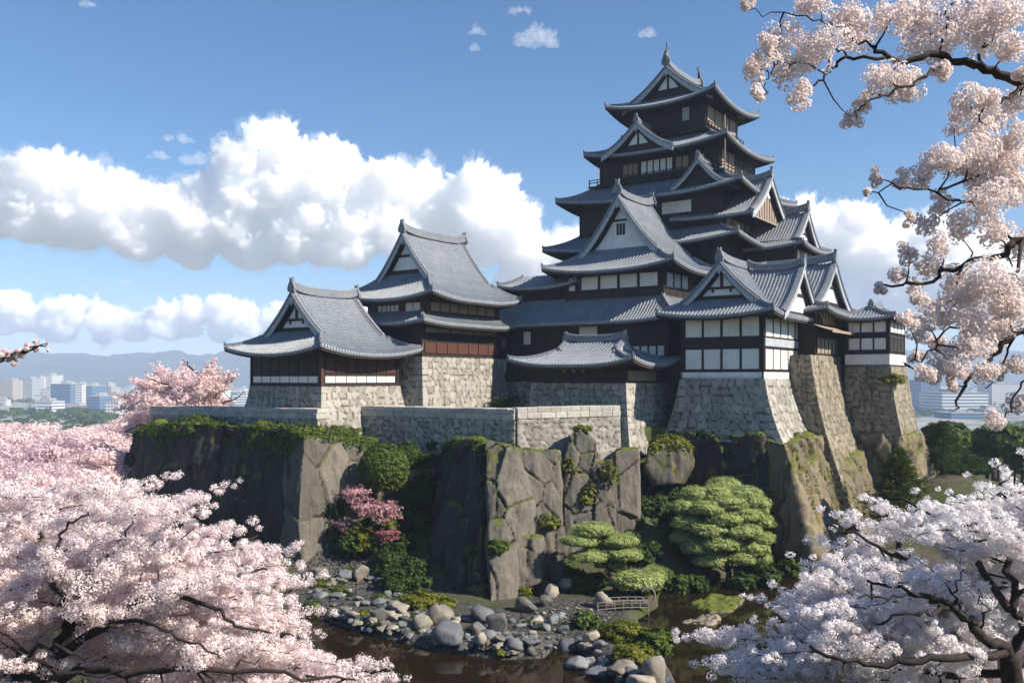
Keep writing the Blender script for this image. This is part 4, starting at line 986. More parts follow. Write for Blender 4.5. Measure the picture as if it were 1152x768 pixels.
MS = [(474,676,24,69,'bright mossy mound between the pebbles',.45),(500,680,12,68.5,'small moss clump on the pebble bank',.6),(700,712,27,62,'big yellow moss cushion on the peninsula',.5),(712,738,24,58,'yellow moss cushion near the tip of the peninsula',.55),(737,726,20,59.5,'dull olive shrub at the right side of the peninsula',.9),(658,700,16,65,'dark green moss at the head of the peninsula',.8),
      (590,664,12,71,'yellow fern at the foot of the cracked slabs',.8),(560,614,12,68.4,'moss tuft on the dark boulder edge',.6),(617,588,11,71.8,'yellow weed in a crack of the slabs',.7),(660,560,9,74.8,'tall yellow weed beside the pointed slab',1.4),(640,525,9,75.4,'yellow weed under the pointed slab',1.4),(686,535,9,75,'green weed on the narrow slab',1.5),
      (655,482,10,77,'grass tuft on the tip of the pointed slab',.4),(880,568,11,80,'fern on the dark cliff under the white turret',1.0),(1003,427,14,93.6,'green bush growing from the watch turret rampart',.6),(655,658,20,73,'low green moss bank behind the small pine',.5),(630,640,12,73,'weed tuft behind the upright stones',.7),
      (438,590,9,74,'small bright tuft between azaleas',.8),(520,655,0,0,'',0)]
for i, (x, y, r, Y, lab, fl) in enumerate(MS):
    if r and y > 654: X_, Y, Z_ = on_ground(x, y + r * fl * .45)
    if r: bush_px('moss_cushion' if 'moss' in lab else 'weed', x, y, r, Y, 'leaf_yellow' if 'dark' not in lab and 'low green' not in lab and 'dull' not in lab else 'leaf_clip', int(110 * r + 500) if fl < .7 or 'shrub' in lab else int(26 * r + 120), .15 if fl < .7 else .22, lab, fl, lump=.3 if fl < .7 else .5, freq=2.2, lo=-.5, seed=i + 70, cat='moss' if 'moss' in lab else 'plant', up=.9)
rm = random.Random(5); kk = 0
while kk < 26:
    x, y = rm.uniform(345, 650), rm.uniform(640, 738)
    if not in_poly(x, y, GROUPS[0][0]): continue
    X_, Y, Z_ = on_ground(x, y); r = rm.uniform(5, 11); bush_px('moss_cushion', x, y - r * .1, r, Y, rm.choice(['leaf_yellow', 'leaf_clip', 'leaf']), 420, .13, 'small moss tuft growing between the stones of the pebble bank', .55, lump=.22, freq=2.2, lo=-.5, seed=kk, cat='moss', group='moss tufts of the pebble bank', up=.9); kk += 1
def strip_moss(name, pts, width, n, m, label, sz=.2):
    P = np.array(pts); k = ng.random(n) * (len(P) - 1); i = k.astype(int); f = (k - i)[:, None]
    C = P[i] * (1 - f) + P[i + 1] * f + ng.normal(size=(n, 3)) * np.array([width, width, width * .25])
    c0 = C.mean(0); V, F = cards(C, sz * ng.uniform(.6, 1.3, n), unit(n) * .5 + np.array([0, 0, 1.]), 1.4)
    return tag(link(name, card_mesh(name, V - c0, F, ng.random(n)), M[m], None, tuple(c0)), label, 'moss', None, 'stuff')
def moss_on(rock_label, fn, n, m, label, sz=.18, lift=.05):
    """leafy moss rooted on the vertices of a rock where fn(world points, normals) says so"""
    o = next(q for q in bpy.data.objects if q.get('label') == rock_label); k = len(o.data.vertices); V = np.empty(k * 3, np.float32); o.data.vertices.foreach_get('co', V); V = V.reshape(-1, 3) + np.array(o.location)
    N = np.empty(k * 3, np.float32); o.data.vertices.foreach_get('normal', N); N = N.reshape(-1, 3); wgt = np.clip(fn(V, N), 0, None); wgt = wgt / wgt.sum()
    pk = ng.choice(k, n, p=wgt); C = V[pk] + N[pk] * lift + ng.normal(size=(n, 3)) * .12; nn = N[pk] + unit(n) * .55 + np.array([0, 0, .4]); nn /= np.linalg.norm(nn, axis=1)[:, None]
    Vc, F = cards(C, sz * ng.uniform(.5, 1.3, n), nn, 1.5); c0 = C.mean(0)
    return tag(link('moss_carpet', card_mesh('moss_carpet', Vc - c0, F, ng.random(n)), M[m], None, tuple(c0)), label, 'moss', None, 'stuff')
top_ = lambda z0, amp, f=.35: (lambda V, N: sstep(-.5, .6, V[:, 2] - z0 + amp * fbm(V * np.array([f, f, .12]), 4, 3)) * sstep(-.2, .5, N[:, 2] + .25) * (fbm(V * .8, 3, 8) > -.25))
moss_on('broad dark cliff with a mossy top below the left turret', top_(11.6, 1.9), 26000, 'leaf_clip', 'bright moss spilling unevenly over the brow of the left cliff')
moss_on('sunlit pale buttress of cracked rock at the right end of the mossy left cliff', top_(11.3, 1.4), 5000, 'leaf_clip', 'moss on the crown of the sunlit buttress')
moss_on('big dark boulder cliff at the middle with a sunlit right edge', top_(10.6, 1.3), 3500, 'leaf_clip', 'moss on the crown of the dark boulder cliff')
moss_on('rounded dark boulder with a mossy cap below the gatehouse wall', top_(10.6, .7), 4500, 'leaf_yellow', 'yellow moss capping the rounded boulder')
moss_on('steep dark cliff under the front of the white turret', top_(11.0, 1.3), 4500, 'leaf_clip', 'grass and moss at the foot of the white turret rampart')
run_ = lambda s: (lambda V, N: (fbm(V * np.array([.75, .75, .05]), 4, s) > .28) * (fbm(V * .3, 3, s + 2) > -.1) * sstep(-.1, .3, N[:, 2] + .3))
moss_on('sunlit ochre cliff flank with moss streaks under the right side of the white turret', run_(4), 6500, 'leaf_yellow', 'yellow moss running down the ochre cliff flank', .14)
moss_on('sunlit streaked cliff flank under the slatted gallery', run_(7), 3000, 'leaf_yellow', 'yellow moss running down the flank under the gallery', .14)
moss_on('narrow ochre cliff under the watch turret at the right end of the castle', run_(9), 2500, 'leaf_yellow', 'yellow moss streaks on the rightmost cliff', .14)
strip_moss('moss_carpet', [W(-56, 69, 12.7), W(-56, 75, 13.2), W(-57, 82, 15.0)], .8, 4000, 'leaf_clip', 'grassy bank between the ramparts of second turret and great hall')

# ---------------------------------------------------------------- cloud pruned pines
def pad_mesh(rx, ry, rz, n, seed):
    P, d = lumpy_shell(n, rx, ry, rz, .16, 2.2, seed, -.45, .25)
    nn = d * np.array([1 / rx, 1 / ry, 1 / rz]) * rz + unit(len(d)) * .28 + np.array([0, 0, .1]); nn /= np.linalg.norm(nn, axis=1)[:, None]
    V, F = cards(P, ng.uniform(.10, .2, len(P)), nn, 1.6); k = len(P) // 3; al = d[:k] + unit(k) * .4 + np.array([0, 0, .5])
    V2, F2 = cards(P[:k] * 1.02, ng.uniform(.12, .22, k), None, .2, al)
    return card_mesh('foliage_pad', np.concatenate([V, V2]), np.concatenate([F, F2 + len(V)]), np.concatenate([ng.random(len(P)), ng.random(k) * .5 + .5]))
def cloud_pine(x, y, label, pads, fork, rtrunk, leafn):
    z = hgt(x, y); t = tag(empty('cloud_pine', (x, y, z)), label, 'pine tree')
    L = lambda p: Vector(p) - Vector((x, y, z)); tr = MB(); f = L(fork)
    pth = [Vector((0, 0, -.3)), Vector((.15, 0, f.z * .35)), f * .7 + Vector((-.2, .1, 0)), f]; tr.tube(pth, [rtrunk, rtrunk * .85, rtrunk * .7, rtrunk * .55], 8)
    tr.build('trunk', M['bark_red'], t, True)
    for i, (p, rx, ry, rz) in enumerate(pads):
        q = L(p); b = MB(); s0 = pth[1 + i % 3]; md = (s0 + q) * .5 + Vector((0, 0, -.15)); b.tube([s0, md, q - Vector((0, 0, rz * .1))], [rtrunk * .35, rtrunk * .25, rtrunk * .12], 6); b.build('branch', M['bark_red'], t, True)
        o = link('foliage_pad', pad_mesh(rx, ry, rz, leafn, i + 5), M['needle'], t); o.location = q
def padpx(px, py, w_, h_, Y): p = at(px, py, Y); return (p, w_ / 2150 * Y, w_ / 2150 * Y * .85, h_ / 1000 * Y * .5)
X, Y, Z = on_ground(690, 672)
cloud_pine(X, Y, 'small cloud pruned pine with flat pads beside the footbridge',
           [padpx(*a) for a in [(668,596,52,16,68.9),(652,608,44,15,68.3),(696,608,48,15,69.2),(662,626,44,15,68.0),(702,624,44,14,68.5),(680,612,50,15,70.2),(686,634,36,12,69.6),(716,654,62,24,67.8),(735,648,34,20,68.4)]], at(684, 622, 69), .17, 3800)
X, Y, Z = gnd(818, 650, .3)
PD = [(806,556,46,20,75.2),(836,556,44,20,75.5),(782,556,34,18,75),(770,570,34,18,74.5),(820,566,44,18,74.2),(850,566,36,18,74.8),(796,572,44,18,73.8),(840,580,40,18,73.8),(774,588,40,20,74.2),(815,584,46,18,73.4),(856,588,32,18,74.2),(798,596,44,18,73.2),(836,598,46,18,73),(768,605,30,18,74.2),(858,606,30,18,73.8),
      (812,612,50,20,72.8),(848,618,36,18,73.2),(784,616,40,20,73.4),(800,630,42,20,73),(834,628,40,18,73),(856,628,26,18,73.6),(815,546,40,18,77),(845,572,44,20,77.5),(785,580,44,22,77.5),(815,600,50,24,78)]
cloud_pine(X, Y, 'big dense cloud pruned pine with many round pads at the back shore of the pond', [padpx(*a) for a in PD], at(815, 595, 75.5), .28, 3000)

# conifers at the right
def conifer(px, py_top, py_bot, wpx, Y, label, m='conifer', n=5200, group=None, seed=1):
    X, _, zt = at(px, py_top, Y); zb = hgt(X, Y); t = tag(empty('conifer', (X, Y, zb)), label, 'conifer', group)
    h = zt - zb; rg = np.random.default_rng(seed); b = MB(); b.tube([(0, 0, -.3), (.1, 0, h * .5), (0, 0, h * .96)], [.3, .18, .04], 7); b.build('trunk', M['bark_red'], t, True)
    z_lo = max(.08, (17 + (425 - py_bot) / 1000 * Y - zb) / h); k = 46; C, A = [], []
    for i in range(k):
        f = z_lo + (1 - z_lo) * i / k; r = wpx / 2000 * Y * (1 - ((f - z_lo) / (1 - z_lo)) ** 1.3) * rg.uniform(.6, 1.12) + .15; a = i * 2.4 + rg.uniform(-.4, .4)
        s = rg.random(n // k) ** .6; off = rg.normal(size=(n // k, 3)) * (.1 + .17 * r) * np.array([1, 1, .4])
        P = np.stack([np.cos(a) * r * s, np.sin(a) * r * s, f * h + .35 * r * s - .3 * r * s * s], 1) + off; C.append(P); A.append(P * np.array([1, 1, 0]) + np.array([0, 0, .6]) + rg.normal(size=P.shape) * .5)
    C = np.concatenate(C); V, F = cards(C, rg.uniform(.25, .5, len(C)), None, .3, np.concatenate(A)); link('crown', card_mesh('crown', V, F, rg.random(len(C))), M[m], t)
conifer(1011, 507, 590, 78, 79, 'bushy yellow green conifer at the foot of the watch turret cliff', seed=3, n=9000)
conifer(1060, 476, 560, 50, 97, 'pointed dark conifer behind the right end of the castle cliffs', 'leaf', seed=4)
conifer(1084, 508, 570, 50, 99, 'broad dark green conifer right of the small rock spur', 'leaf', seed=5)
def broadleaf(px, py, rpx, Y, label, m='leaf', n=4000, group=None, seed=1, size=.5):
    X, _, zc = at(px, py, Y); zb = hgt(X, Y); r = rpx / 1000 * Y; t = tag(empty('broadleaf_tree', (X, Y, zb)), label, 'tree', group)
    b = MB(); b.tube([(0, 0, -.5), (.2, .1, (zc - zb) * .6), (0, 0, zc - zb)], [.4, .28, .12], 7); b.build('trunk', M['bark_red'], t, True)
    P, d = lumpy_shell(n, r, r, r * .7, .35, 2.0, seed, -.8, .4); P[:, 2] += zc - zb
    V, F = cards(P, size * ng.uniform(.7, 1.3, len(P)), d + unit(len(P)) * .6, 1.4); link('crown', card_mesh('crown', V, F, ng.random(len(P))), M[m], t)
broadleaf(1122, 502, 26, 150, 'round light green tree far right below the city', 'leaf', seed=3)
broadleaf(1150, 508, 22, 140, 'dark green tree at the right edge below the city', 'leaf', seed=4)
broadleaf(1095, 520, 18, 145, 'low green tree beside the round light green tree', 'leaf', seed=5)

rt = random.Random(21)
for i in range(12): broadleaf(rt.uniform(1035, 1200), rt.uniform(494, 528), rt.uniform(14, 24), rt.uniform(108, 175), 'leafy tree in the belt of trees below the city at the right', 'leaf_clip', 3600, 'trees below the city at the right', i + 20, .6)
# ---------------------------------------------------------------- cherry trees
def smooth_path(P, n=6):
    P = [Vector(p) for p in P]; out = []
    for i in range(len(P) - 1):
        p0, p1, p2, p3 = P[max(i - 1, 0)], P[i], P[i + 1], P[min(i + 2, len(P) - 1)]
        for k in range(n):
            t = k / n; out.append(.5 * ((2 * p1) + (p2 - p0) * t + (2 * p0 - 5 * p1 + 4 * p2 - p3) * t * t + (3 * p1 - p0 - 3 * p2 + p3) * t ** 3))
    out.append(P[-1]); return out
class Cherry:
    def __init__(s, x, y, label, name='cherry_tree', group=None):
        s.o = np.array([x, y, hgt(x, y)]); s.root = tag(empty(name, tuple(s.o)), label, 'cherry tree', group); s.nodes = []; s.br = MB(); s.seed = 0; s.C = []; s.N = []; s.S = []
    def limb(s, pts, r0, r1, wob=.06, part=None):
        rg = random.Random(len(s.nodes) + 11); P = smooth_path([Vector(p) - Vector(s.o) for p in pts]); n = len(P)
        P = [p + Vector((rg.gauss(0, wob), rg.gauss(0, wob), rg.gauss(0, wob))) if 0 < i < n - 1 else p for i, p in enumerate(P)]
        rr = [r0 + (r1 - r0) * (i / (n - 1)) ** .8 for i in range(n)]
        mb = part or MB(); mb.tube(P, rr, 7); s.nodes += [(p, r) for p, r in zip(P, rr)]
        if part is None: mb.build('limb', M['bark'], s.root, True)
    def trunk(s, pts, r0, r1):
        P = smooth_path([Vector(p) - Vector(s.o) for p in pts]); n = len(P); mb = MB(); rr = [r0 + (r1 - r0) * i / (n - 1) for i in range(n)]
        mb.tube(P, rr, 10); mb.build('trunk', M['bark'], s.root, True); s.nodes += [(p, r) for p, r in zip(P, rr)]
    def nearest(s, q):
        A = s._A if getattr(s, '_n', -1) == len(s.nodes) else None
        if A is None: s._A = A = np.array([p[:] for p, r in s.nodes]); s._n = len(s.nodes)
        d = ((A - np.array(q)) ** 2).sum(1) + np.maximum(A[:, 2] - q[2], 0) ** 2; return Vector(A[np.argmin(d)])
    def twig(s, a, b, r=.03, sag=.1):
        a, b = Vector(a), Vector(b); rg = random.Random(int(abs(b.x * 1e3 + b.z * 1e4)) % 99991); L = (b - a).length
        m1 = a.lerp(b, .35) + Vector((rg.gauss(0, .08), rg.gauss(0, .08), rg.gauss(-.02, .08))) * L; m2 = a.lerp(b, .7) + Vector((rg.gauss(0, .06), rg.gauss(0, .06), rg.gauss(0, .06))) * L
        s.br.tube([a, m1, m2, b], [r, r * .75, r * .5, r * .2], 5)
    def plume(s, tip, dr, L, rad, n, rg, conn=True):
        """a spray of blossom along a twig that ends at tip"""
        tip = np.array(tip) - s.o; dr = np.array(dr) / np.linalg.norm(dr); base = tip - dr * L
        if conn: s.twig(s.nearest(base), base, .035)
        s.br.tube([base, base + dr * L * .5 + rg.normal(size=3) * .05, tip], [.03, .02, .008], 5)
        k = max(4, int(L / .22)); f = np.linspace(0.0, 1, k); cen = base + dr * L * f[:, None] + rg.normal(size=(k, 3)) * .10
        rr = rad * (1 - .62 * f) * rg.uniform(.75, 1.25, k)
        # side sprays
        m = k; side = rg.normal(size=(m, 3)); side -= (side @ dr)[:, None] * dr; side /= np.linalg.norm(side, axis=1)[:, None]; side[:, 2] = side[:, 2] * .55 + .1
        ff = rg.random(m) * .75; c2 = base + dr * L * ff[:, None] + side * (rad * (1.25 - ff) * rg.uniform(.7, 1.5, m))[:, None] + dr * .2
        cen = np.concatenate([cen, c2]); rr = np.concatenate([rr, rad * .6 * (1 - .6 * ff)])
        pr = rr ** 2 / (rr ** 2).sum(); pick = rg.choice(len(cen), n, p=pr)
        d = unit(n, rg); rad_ = rr[pick] * (1 - .5 * rg.random(n) ** 2); rad_ *= 1 + .25 * vnoise(d * 2.5 + pick[:, None] * 1.7, 5)
        s.C.append(cen[pick] + d * rad_[:, None] * np.array([1, 1, .8])); s.N.append(d)
    def finish(s, m, size, rg, branch='twig', flat=.32):
        C = np.concatenate(s.C); N = np.concatenate(s.N); n = len(C); nn = N + unit(n, rg) * flat; nn /= np.linalg.norm(nn, axis=1)[:, None]
        V, F = cards(C, size * rg.uniform(.65, 1.3, n), nn, 1.25); link('blossom', card_mesh('blossom', V, F, rg.random(n)), M[m], s.root)
        if s.br.v: tag(s.br.build(branch, M['bark'], s.root, True), kind='stuff')

# big pink cherry, lower left
rg = np.random.default_rng(5)
tx, ty, _ = at(-30, 800, 27.5)
c = Cherry(tx, ty, 'large pale pink blossoming cherry tree filling the lower left foreground')
A = at
c.trunk([tuple(c.o - [0, 0, .5]), tuple(c.o + [.3, 0, 1.5]), A(30, 768, 27)], .42, .3)
for pts, r0, r1 in [([A(30,768,27), A(75,712,26.3), A(96,650,26), A(142,612,26)], .2, .03), ([A(40,768,27), A(115,703,25.2), A(180,668,24.8), A(236,655,25), A(300,640,26)], .17, .03),
                    ([A(180,668,24.8), A(236,680,24.2), A(275,705,24), A(330,715,24.5)], .09, .02), ([A(30,768,27), A(85,756,24.8), A(180,752,24), A(300,758,24), A(400,764,25)], .17, .03),
                    ([A(30,768,27), A(-20,690,28), A(20,620,29), A(60,575,30)], .18, .03), ([A(75,712,26.3), A(150,690,29), A(230,630,30), A(290,602,31)], .14, .03),
                    ([A(75,712,26.3), A(130,640,31), A(180,590,32), A(225,565,33)], .13, .03), ([A(30,768,27), A(160,730,30), A(270,690,31), A(345,660,31)], .15, .03),
                    ([A(75,712,26.3), A(60,650,25), A(70,600,25), A(100,575,26)], .1, .02), ([A(115,703,25.2), A(160,700,23.5), A(210,720,23), A(250,740,23)], .08, .02),
                    ([A(-20,690,28), A(-40,640,27), A(-60,590,28)], .1, .03), ([A(20,748,26), A(45,725,24.5), A(95,738,24), A(135,742,24)], .09, .02), ([A(28,755,26), A(60,752,24), A(105,757,23.6), A(150,752,23.4)], .08, .02)]: c.limb(pts, r0, r1)
TIPS = [(205,533,31,1.1,.35),(268,541,31,1.1,.45),(292,590,30,1.2,.25),(346,613,29.5,1.2,.3),(340,636,29,1.2,.1),(366,652,28.5,1.2,.05),(368,690,28,1.1,-.15),(366,715,28,1,-.4),(160,545,31,1,.4),(120,541,31,1,.5),(80,540,30,1,.5),(30,538,30,1,.5),(0,545,29,1,.4),
        (240,565,31,1,.35),(310,630,29,1,.2),(395,750,26,1,-.1),(455,762,26,1.2,.05),(440,745,26.5,1,.2),(330,670,28,1,0),(300,612,30,1,.3),(345,705,27,1,-.2),(180,560,30.5,1,.45),(101,622,29.5,1,.3),(150,616,30,1,.4),(60,625,29,1,.3),(135,642,29,1,.2),(190,640,28.5,1,.2),(85,650,28,1,.3),(40,600,30,1,.4),(225,615,30,1,.3),(120,600,31,1,.4),(330,735,26,1,-.2)]
for x, y, Y, dx, dz in TIPS: c.plume(A(x, y, Y), (dx, rg.uniform(-.3, .3), dz), rg.uniform(2.4, 3.4), .42, 4200, rg)
CR = [(-60,560),(40,555),(120,560),(200,560),(255,580),(300,625),(335,660),(350,700),(350,740),(430,765),(420,800),(-60,800)]
k = 0
while k < 235:
    x, y = rg.uniform(-60, 440), rg.uniform(550, 800)
    if not in_poly(x, y, CR): continue
    Y = rg.uniform(24.3, 32) - max(0, (y - 680)) * .008; ang = rg.uniform(-.25, .75)
    c.plume(A(x, y, Y), (math.cos(ang), rg.uniform(-.5, .4), math.sin(ang)), rg.uniform(1.6, 2.8), rg.uniform(.3, .46), 3200, rg, conn=k % 2 == 0); k += 1
c.finish('blossom_pink', .05, rg)

# white cherry, lower right
rg = np.random.default_rng(9)
tx, ty, _ = at(1140, 830, 23.5)
c = Cherry(tx, ty, 'white lavender blossoming cherry tree filling the lower right foreground')
c.trunk([tuple(c.o - [0, 0, .5]), A(1142, 800, 23.5), A(1135, 735, 23.2)], .34, .24)
for pts, r0, r1 in [([A(1135,737,23.2), A(1100,710,22.6), A(1065,680,22.4), A(1030,668,22.3), A(975,652,23)], .17, .03), ([A(1135,737,23.2), A(1150,700,23), A(1140,680,22.8), A(1165,640,23)], .15, .05),
                    ([A(1065,682,22.4), A(1050,690,22), A(1020,688,21.8), A(985,705,22), A(970,700,22)], .06, .02), ([A(1030,668,22.3), A(1000,672,22.2), A(965,673,22.2)], .05, .015), ([A(1135,737,23.2), A(1060,740,22), A(990,748,22), A(940,738,22), A(900,720,23)], .13, .03),
                    ([A(1138,760,23.4), A(1040,755,24), A(930,740,25), A(850,725,26)], .13, .03), ([A(1100,710,22.6), A(1060,660,24.5), A(1000,620,26), A(930,590,27)], .12, .03), ([A(1140,690,23), A(1090,620,25), A(1050,580,26), A(1000,560,27)], .12, .03),
                    ([A(1140,680,23), A(1130,600,24), A(1120,560,25), A(1150,520,25)], .11, .03), ([A(1085,690,22.5), A(1075,665,22.3), A(1085,640,22.3)], .04, .015), ([A(1100,710,22.6), A(1110,685,22.2), A(1100,665,22)], .035, .012), ([A(950,745,22), A(945,765,21.5), A(935,740,21.5)], .04, .01)]: c.limb(pts, r0, r1, .05)
TIPS = [(758,712,27,-1.2,.05),(838,672,27,-1,.15),(905,603,28,-1,.3),(925,572,28,-1,.3),(968,556,28,-1,.55),(888,634,28,-1,.2),(850,700,26,-1,.1),(1000,582,27,-1,.4),(1030,560,27,-.7,.6),(1090,532,27,-.6,.6),(1150,510,27,-.5,.6),(870,660,27,-1,.2),(905,655,26,-1,.15),(800,760,24,-1,.1),(785,745,25,-1,-.05),(940,600,27,-1,.35),(1060,548,27,-.6,.5),(1120,520,27,-.5,.6),(865,715,25,-1,.1),(920,625,26.5,-1,.2),(1065,634,25,-1,.3),(1090,622,25.5,-1,.3),(1040,645,25,-1,.2),(1105,652,24.5,-1,.3),(1130,640,24.8,-1,.3),(1000,640,26,-1,.2),(1075,600,26,-1,.4),(1140,580,26,-1,.4)]
for x, y, Y, dx, dz in TIPS: c.plume(A(x, y, Y), (dx, rg.uniform(-.3, .3), dz), rg.uniform(2.2, 3.2), .38, 4200, rg)
CR = [(800,720),(850,690),(900,640),(930,600),(990,590),(1060,560),(1150,530),(1220,530),(1220,800),(800,800),(840,745)]
k = 0
while k < 185:
    x, y = rg.uniform(790, 1220), rg.uniform(520, 800)
    if not in_poly(x, y, CR): continue
    Y = rg.uniform(23.6, 29) if (x > 1080 and y > 640) else rg.uniform(22.2, 28.5); ang = math.pi - rg.uniform(-.2, .8)
    c.plume(A(x, y, Y), (math.cos(ang), rg.uniform(-.5, .3), math.sin(ang)), rg.uniform(1.4, 2.4), rg.uniform(.26, .38), 3200, rg, conn=k % 2 == 0); k += 1
c.finish('blossom_white', .046, rg)

# near cherry, trunk out of the frame on the right, branches hanging in the upper right
rg = np.random.default_rng(14)
c = Cherry(8.4, 8.5, 'near cherry branches with puffy beige pink blossom hanging across the upper right corner')
c.trunk([tuple(c.o - [0, 0, .4]), tuple(c.o + [.1, 0, 2.0]), (8.0, 9.0, 16.0), (7.6, 9.3, 18.5), (7.2, 9.5, 20.5), (6.9, 9.9, 22.5), (6.5, 10.2, 24.5)], .26, .05)
YB = 9.6
for pts, r0, r1 in [([(7.6, 9.3, 18.3), A(1260,130,YB), A(1152,96,YB), A(1103,76,YB), A(1057,62,YB), A(1011,69,YB), A(982,53,YB)], 0.078, 0.0224), ([A(1011,69,YB), A(953,64,YB), A(935,81,YB), A(915,98,YB), A(902,111,YB)], 0.021, 0.0096),
                    ([A(1152,96,YB), A(1130,112,YB-.3), A(1100,128,YB-.3)], 0.024, 0.012), ([A(1103,76,YB), A(1105,50,YB+.3), A(1130,25,YB+.4), A(1160,5,YB+.5)], 0.021, 0.016), ([A(1057,62,YB), A(1065,25,YB+.2), A(1072,-10,YB+.3)], 0.012, 0.008),
                    ([A(953,64,YB), A(935,35,YB+.3), A(950,8,YB+.4)], 0.012, 0.0064), ([A(982,53,YB), A(950,38,YB), A(905,18,YB), A(840,12,YB)], 0.015, 0.0048), ([A(935,81,YB), A(885,70,YB-.1), A(865,85,YB-.1), A(862,102,YB-.1)], 0.0096, 0.0056),
                    ([A(1060,66,YB), A(1040,88,YB-.3), A(1005,103,YB-.4), A(970,118,YB-.4), A(964,134,YB-.4)], 0.018, 0.0072), ([(7.6, 9.3, 18.0), A(1270,260,YB), A(1152,268,YB), A(1126,287,YB), A(1082,297,YB), A(1039,317,YB), A(994,320,YB)], 0.066, 0.0112),
                    ([(7.7, 9.2, 17.6), A(1260,200,YB), A(1140,178,YB+.3), A(1110,184,YB+.3), A(1050,190,YB+.2)], 0.042, 0.016), ([A(1110,195,YB+.3), A(1066,210,YB), A(1020,212,YB), A(976,216,YB)], 0.018, 0.0064), ([(7.9, 9.0, 16.4), A(1270,390,YB), A(1152,375,YB), A(1112,404,YB), A(1082,440,YB), A(1075,460,YB)], 0.06, 0.0096),
                    ([A(1082,300,YB), A(1075,340,YB-.2), A(1064,368,YB-.2), A(1040,402,YB-.2), A(1018,410,YB-.2)], 0.018, 0.0064), ([A(1140,380,YB), A(1126,412,YB+.2), A(1108,436,YB+.2)], 0.015, 0.0064), ([A(1160,375,YB), A(1150,430,YB+.2), A(1130,470,YB+.2)], 0.018, 0.008),
                    ([A(1140,272,YB), A(1120,250,YB+.3), A(1080,225,YB+.3)], 0.018, 0.008), ([A(1152,268,YB), A(1140,310,YB-.4), A(1120,330,YB-.4)], 0.024, 0.012)]: c.limb(pts, r0, r1, .02)
PUFF = [(878,43,23),(930,52,25),(849,77,16),(852,104,10),(901,108,15),(886,78,20),(837,6,10),(970,32,25),(1005,17,22),(999,90,22),(1022,95,19),(973,113,13),(959,134,12),(1034,43,25),(1057,50,20),(1060,75,13),(1080,26,26),(1109,35,28),(1132,15,22),(1103,6,16),(1138,58,18),(1150,84,11),(950,12,18),(915,10,18),(905,60,20),(860,55,14),(1040,12,20),
        (1089,116,18),(1109,113,14),(1077,138,14),(1126,127,20),(1144,112,16),(1109,150,22),(1068,173,19),(1045,184,17),(1086,190,23),(1123,180,25),(1014,202,11),(985,199,9),(976,215,5),(1143,156,18),(1034,202,13),(1109,208,22),(1140,200,20),(1098,170,20),
        (1057,227,14),(1082,252,19),(1039,252,14),(1024,247,8),(1112,229,24),(1137,215,20),(1022,285,13),(1010,309,12),(1046,300,17),(991,322,8),(1031,327,13),(1075,311,19),(1112,317,27),(1130,337,22),(1082,330,20),(1053,346,19),(1039,368,15),(1024,360,12),(1068,353,18),(1144,273,20),(1120,262,18),
        (1053,388,13),(1100,380,22),(1122,372,20),(1082,394,18),(1057,414,16),(1042,420,12),(1071,431,10),(1078,414,12),(1108,415,15),(1126,415,10),(1120,472,13),(1146,455,14),(1144,410,12),(1030,404,9),(1140,350,20),(1060,275,14),(1150,320,16),(1095,355,20)]
for x, y, r in PUFF:
    Y = YB + rg.uniform(-.45, .5); cen = np.array(A(x, y, Y)) - c.o; R_ = r * 1.08 / 1000 * Y; kk = max(4, int(r * .6)); n = int(120 + 1.35 * r * r)
    sub = unit(kk, rg) * R_ * rg.uniform(.35, .85, kk)[:, None] + cen; c.twig(c.nearest(cen), cen, .008 + r * .0002)
    pick = rg.integers(0, kk, n); d = unit(n, rg); q = sub[pick] + d * (R_ * .46 * (1 - .35 * rg.random(n) ** 2))[:, None]; c.C.append(q); c.N.append(d)
C = np.concatenate(c.C); N = np.concatenate(c.N); n = len(C); nn = N + unit(n, rg) * .35; nn /= np.linalg.norm(nn, axis=1)[:, None]
a = np.cross(nn, unit(n, rg)); a /= np.linalg.norm(a, axis=1)[:, None]; b = np.cross(nn, a); VV = []; s_ = rg.uniform(.0135, .019, n)[:, None]
for i in range(5):                                          # five cupped petals to a flower
    t0 = 2 * math.pi * i / 5; d1 = a * math.cos(t0) + b * math.sin(t0); d2 = -a * math.sin(t0) + b * math.cos(t0)
    VV.append(np.stack([C, C + d1 * s_ * .62 - d2 * s_ * .5 + nn * s_ * .18, C + d1 * s_ * 1.08 + nn * s_ * .4, C + d1 * s_ * .62 + d2 * s_ * .5 + nn * s_ * .18], 1))
V = np.stack(VV, 1).reshape(-1, 3); F = np.arange(len(V), dtype=np.int32).reshape(-1, 4)
tone = np.repeat(rg.random(n), 20) * .8; tone = tone.reshape(-1, 4); tone[:, 0] -= .35; tone[:, 2] += .25
link('blossom', np_mesh('blossom', V, F, False, {'tone': tone.ravel()}), M['blossom_near'], c.root); tag(c.br.build('twig', M['bark'], c.root, True), kind='stuff')

# twig of a cherry beyond the left edge
rg = np.random.default_rng(31)
c = Cherry(-13.5, 18.5, 'single thin pink cherry branch reaching in at the left edge against the mountains')
c.trunk([tuple(c.o - [0, 0, .4]), tuple(c.o + [0, 0, 3.0]), A(-110, 470, 18.5)], .25, .12); c.limb([A(-110,470,18.5), A(-60,425,18.5), A(0,405,18.5), A(30,396,18.5), A(53,387,18.5)], .08, .012, .03)
for x, y, L in ((54,386,.8),(38,393,.6),(24,397,.6),(10,401,.8),(-4,405,.8),(-30,412,1.0),(14,396,.4)):
    c.plume(A(x, y, 18.5), (1, 0, .32), L, .1, 420, rg, False)
c.finish('blossom_far', .05, rg)

